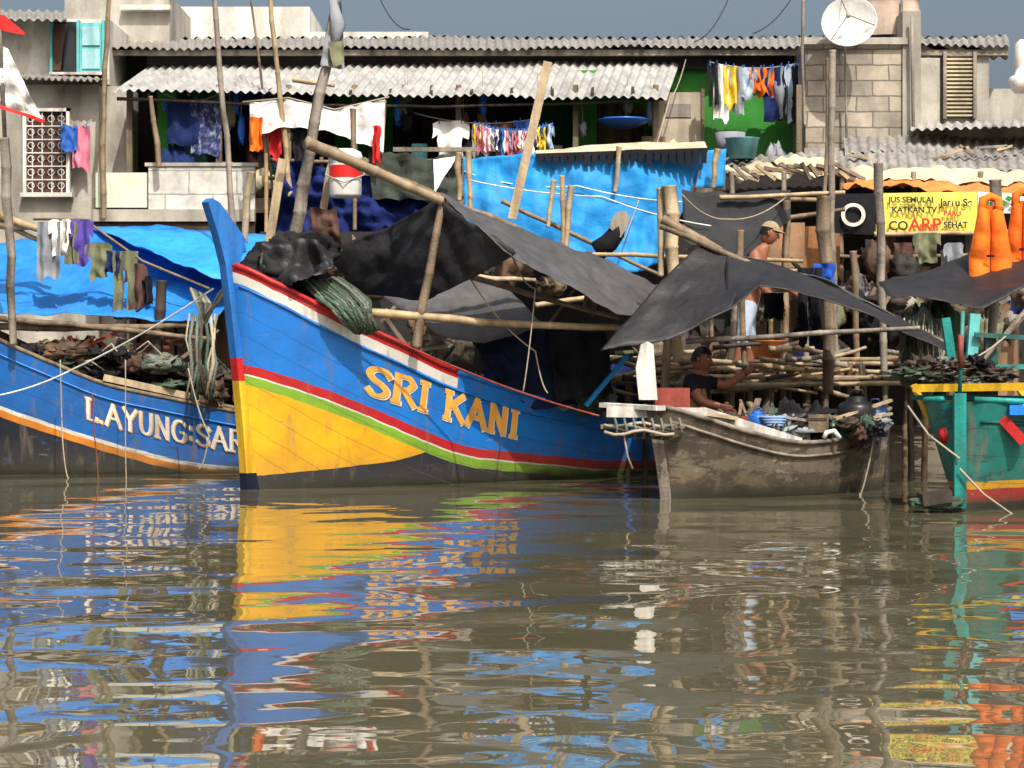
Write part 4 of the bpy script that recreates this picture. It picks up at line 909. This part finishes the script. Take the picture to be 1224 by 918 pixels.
def f(b):
    for i in range(30):
        x=random.uniform(520,735); b.heap(P(x,455+(x-520)*.12,random.uniform(1.8,2.8)),(random.uniform(.08,.25),.2,random.uniform(.06,.2)),random.choice([blackc,navy,netg,brn,greyc,blackc,brownc]),i,.6,3.5,12)
    for i in range(14):
        x=random.uniform(440,720); b.beam(P(x,random.uniform(400,460)+(x-440)*.05,2.2),P(x+random.uniform(-50,60),random.uniform(400,470),2.5),.05,.03,random.choice([wood,woodg,woodd,bambd,woodl]))
    b.beam(P(700,485,1.5),P(750,425,1.6),.1,.05,cyan); b.beam(P(440,400,1),P(540,440,1),.06,.05,wood)
one('boat_gear',f)
def f(b):
    b.heap(P(1103,420,.9),(.28,.35,.5),netgr,5,.3,3,24); b.heap(P(1125,395,1.1),(.2,.3,.35),netg,8,.35,3,16)
    for i in range(30):
        x=random.uniform(1080,1128); b.tube([P(x,random.uniform(375,400),.5),P(x+random.uniform(-8,8),415,.42),P(x+random.uniform(-12,12),random.uniform(430,458),.4)],.012,random.choice([netgr,netg,rope]),4)
one('fishing_net',f)
# jetty
def f(b):
    for i in range(60):
        y=3.2+i*.085; x0=P(740,0,y).x; b.bamboo((x0+random.uniform(-.5,.3),y,1.24+random.random()*.05),(P(1110,0,y).x+random.uniform(-.3,.8),y+random.uniform(-.1,.1),1.24+random.random()*.05),.045,random.choice([bamb,bambd,woodl,woodg]),0)
    for px in range(700,1120,24):
        for yy in(3.3,5.5): b.bamboo(P(px+random.uniform(-6,6),612,yy),P(px+random.uniform(-6,6),random.uniform(430,450),yy),.05,random.choice([bambd,woodd,woodg]))
    for i in range(46):
        x=random.uniform(700,1080); yy=random.uniform(2.6,3.2); d=random.uniform(415,470); b.bamboo(P(x,d,yy),P(x+random.uniform(20,90),d+random.uniform(-14,14),yy+.3),random.uniform(.025,.045),random.choice([bamb,bambd,woodl,woodg,woodd]))
one('bamboo_jetty',f)
def f(b):
    for i in range(150):
        x=random.uniform(380,1230); yy=random.uniform(4.5,7.8); d=random.uniform(310,455)
        if 840<x<960 and d<430 and yy<6: continue
        m=random.choice([brn,woodd,wood,blackc,navy,woodg,ply,dark,bambd,khaki])
        if random.random()<.5: b.beam(P(x,d,yy),P(x+random.uniform(-40,60),d+random.uniform(-50,50),yy),random.uniform(.05,.2),.05,m)
        else: b.heap(P(x,d,yy),(random.uniform(.1,.35),.2,random.uniform(.08,.3)),m,i,.7,3.5,10)
    b.bb(-4,5,8.2,8.3,.4,3.6,dark)  # added dark sheet paints the shaded backdrop behind the boats
one('shore_clutter',f)
def f(b):
    b.prism([P(728,272,4.4),P(733,258,4.4),P(740,252,4.4),P(749,253,4.4),P(753,262,4.4),P(748,274,4.4),P(742,284,4.4)],(0,.14,0),M('boot_sole',(.28,.24,.19)))
    b.tube([P(741,266,4.5),P(737,278,4.5),P(728,290,4.55),P(714,300,4.6)],[.09,.12,.14,.15],blackc,12)
one('boot',f)
# ---------------------------------------------------------------- people
def person(name,J,top,bot,face,cap=None,shoe=None,handdir=None):
    names=['pelvis','waist','chest','neck','headb','shL','elL','wrL','shR','elR','wrR','hipL','knL','anL','toeL','hipR','knR','anR','toeR']
    rad=dict(pelvis=.18,waist=.165,chest=.2,neck=.085,headb=.075,sh=.095,el=.062,wr=.042,hip=.125,kn=.08,an=.055,toe=.05)
    E=[('pelvis','waist'),('waist','chest'),('chest','neck'),('neck','headb'),('chest','shL'),('shL','elL'),('elL','wrL'),('chest','shR'),('shR','elR'),('elR','wrR'),
       ('pelvis','hipL'),('hipL','knL'),('knL','anL'),('anL','toeL'),('pelvis','hipR'),('hipR','knR'),('knR','anR'),('anR','toeR')]
    me=bpy.data.meshes.new(name); me.from_pydata([tuple(V(J[n])*Q) for n in names],[(names.index(a),names.index(c)) for a,c in E],[])
    o=bpy.data.objects.new(name,me); scene.collection.objects.link(o)
    sk_=o.modifiers.new('skin','SKIN'); o.modifiers.new('sub','SUBSURF').levels=2; o.modifiers['sub'].render_levels=2
    for i,n in enumerate(names):
        k=n[:-1] if n[-1] in'LR' else n; r=rad[k]*Q; me.skin_vertices[0].data[i].radius=(r,r)
        me.skin_vertices[0].data[i].use_root=(n=='pelvis')
    dg=bpy.context.evaluated_depsgraph_get(); m2=bpy.data.meshes.new_from_object(o.evaluated_get(dg))
    bpy.data.objects.remove(o)
    b=MB()
    def reg(p):
        best=None
        for a,c in E:
            A=V(J[a]);C=V(J[c]);t=max(0,min(1,(p-A).dot(C-A)/max((C-A).length_squared,1e-9))); d=(p-A.lerp(C,t)).length
            if best is None or d<best[0]: best=(d,a,c,t)
        a,c,t=best[1:]
        if c in('headb',) : return skin
        if c[:2]=='wr': return skin
        if c[:2]=='el': return skin if (top is skin or t>.55) else top
        if c[:2] in('sh',) or c in('neck','chest'): return top
        if c=='waist': return top if t>.35 else bot
        if c[:2]=='an': return skin
        if c[:3]=='toe': return shoe or skin
        return bot
    vv=[v.co/Q for v in m2.vertices]; base=len(b.v); b.v+=vv
    for p in m2.polygons:
        c=sum((vv[i] for i in p.vertices),V())/len(p.vertices); b.f.append([base+i for i in p.vertices]); b.m.append(b.mi(reg(c))); b.sm.append(True)
    F=V(face).normalized(); up=(V(J['head'])-V(J['neck'])).normalized(); R=F.cross(up).normalized(); U=R.cross(F).normalized(); c=V(J['head'])
    def hp(x,f_,u): return c+R*x+F*f_+U*u
    def fn(u,v):
        th=u*2*math.pi; ph=v*math.pi; x=math.sin(ph)*math.cos(th); f_=math.sin(ph)*math.sin(th); z=math.cos(ph)
        w=.098*(1-.22*max(-z,0)); d=.125; ff=f_*d
        if f_>.3:
            ff+=.022*math.exp(-((x/.16)**2+((z+.1)/.16)**2)); ff-=.012*(math.exp(-(((x-.4)/.16)**2+((z-.03)/.1)**2))+math.exp(-(((x+.4)/.16)**2+((z-.03)/.1)**2)))
            ff+=.008*math.exp(-((x/.3)**2+((z+.5)/.08)**2))+.01*math.exp(-((x/.3)**2+((z+.85)/.12)**2))
        return hp(x*w*1.02,ff,z*.155)
    b.grid(fn,40,30,skin)
    b.tube([hp(0,.118,.02),hp(0,.14,-.03),hp(0,.125,-.045)],[.012,.02,.012],skin,8)
    b.tube([hp(-.03,.112,-.078),hp(0,.12,-.076),hp(.03,.112,-.078)],.008,M('lips',(.25,.07,.05)),6)
    for s in(-1,1):
        b.heap(hp(s*.098,.0,-.01),(.02,.03,.04),skin,2,.1,2,8); b.heap(hp(s*.04,.105,.012),(.014,.014,.009),plW,1,0,1,6); b.heap(hp(s*.04,.115,.012),(.007,.006,.007),hair,1,0,1,6)
        b.tube([hp(s*.02,.118,.035),hp(s*.06,.105,.038)],.006,hair,5)
    def fn(u,v):
        th=u*2*math.pi; ph=v*1.75; x=math.sin(ph)*math.cos(th); f_=math.sin(ph)*math.sin(th); z=math.cos(ph)
        if f_>.15: z=max(z,.42+.0*x)
        k=1.08+.03*noise.noise(V((x*6,f_*6,z*6)))
        return hp(x*.1*k,f_*.127*k-.004,z*.158*k)
    b.grid(fn,30,14,hair)
    if cap:
        def fn(u,v):
            th=u*2*math.pi; ph=v*1.25; return hp(math.sin(ph)*math.cos(th)*.118,math.sin(ph)*math.sin(th)*.145,math.cos(ph)*.155+.025)
        b.grid(fn,24,8,cap)
        def fn(u,v):
            th=math.pi*(.1+.8*u); r=1+v*.75*math.sin(th); return hp(.112*math.cos(th),.138*math.sin(th)*r,.072-.025*v)
        b.grid(fn,16,4,cap)
    for sd in'LR':
        wr=V(J['wr'+sd]); d=(wr-V(J['el'+sd])).normalized(); d=(d+V(handdir or(0,0,0))*.5).normalized(); a=d.cross(V((0,0,1)) if abs(d.z)<.8 else V((1,0,0))).normalized(); n=a.cross(d)
        pc=wr+d*.12; b.tube([wr-d*.03,wr+d*.03,wr+d*.08,pc],[.04,.045,.05,.042],skin,8)
        for i,l in enumerate((.085,.1,.095,.075)):
            o_=a*(i-1.5)*.024; st=wr+d*.1+o_
            b.tube([st,st+d*l*.5+n*.005,st+d*l*.85-n*.03,st+d*l*.95-n*.065],[.013,.0125,.011,.009],skin,7)
        st=wr+d*.05-a*.045; b.tube([st,st-a*.035+d*.035,st-a*.03+d*.075-n*.015],[.016,.014,.011],skin,7)
    b.obj(name)
y=4.2
J=dict(pelvis=P(893,368,y),waist=P(897,345,y),chest=P(903,318,y),neck=P(912,298,y),headb=P(918,291,y),head=P(925,284,y)+V((0,0,0)),
 shL=P(908,305,y+.2),elL=P(925,335,y+.25),wrL=P(950,350,y+.2),shR=P(903,305,y-.22),elR=P(908,340,y-.3),wrR=P(930,362,y-.25),
 hipL=P(893,378,y+.12),knL=P(898,415,y+.15),anL=P(893,449,y+.15),toeL=P(908,452,y+.15),hipR=P(892,378,y-.12),knR=P(886,415,y-.15),anR=P(878,449,y-.15),toeR=P(894,452,y-.15))
J['head']=J['neck']+V((.09,0,.22))
person('man',J,skin,ltbl,(1,-.25,-.25),cap=CL('tan_cap',(.35,.26,.16)))
y=.55
J=dict(pelvis=P(832,508,y),waist=P(832,488,y),chest=P(834,466,y),neck=P(836,448,y),headb=P(838,441,y),head=P(839,430,y),
 shL=P(846,455,y+.1),elL=P(868,462,y+.05),wrL=P(892,445,y),shR=P(824,455,y-.15),elR=P(838,480,y-.25),wrR=P(864,487,y-.3),
 hipL=P(838,510,y+.12),knL=P(875,492,y+.15),anL=P(884,520,y+.15),toeL=P(900,522,y+.15),hipR=P(836,510,y-.12),knR=P(870,494,y-.2),anR=P(878,520,y-.2),toeR=P(894,522,y-.2))
person('man',J,blackc,navy,(1,-.6,-.1))
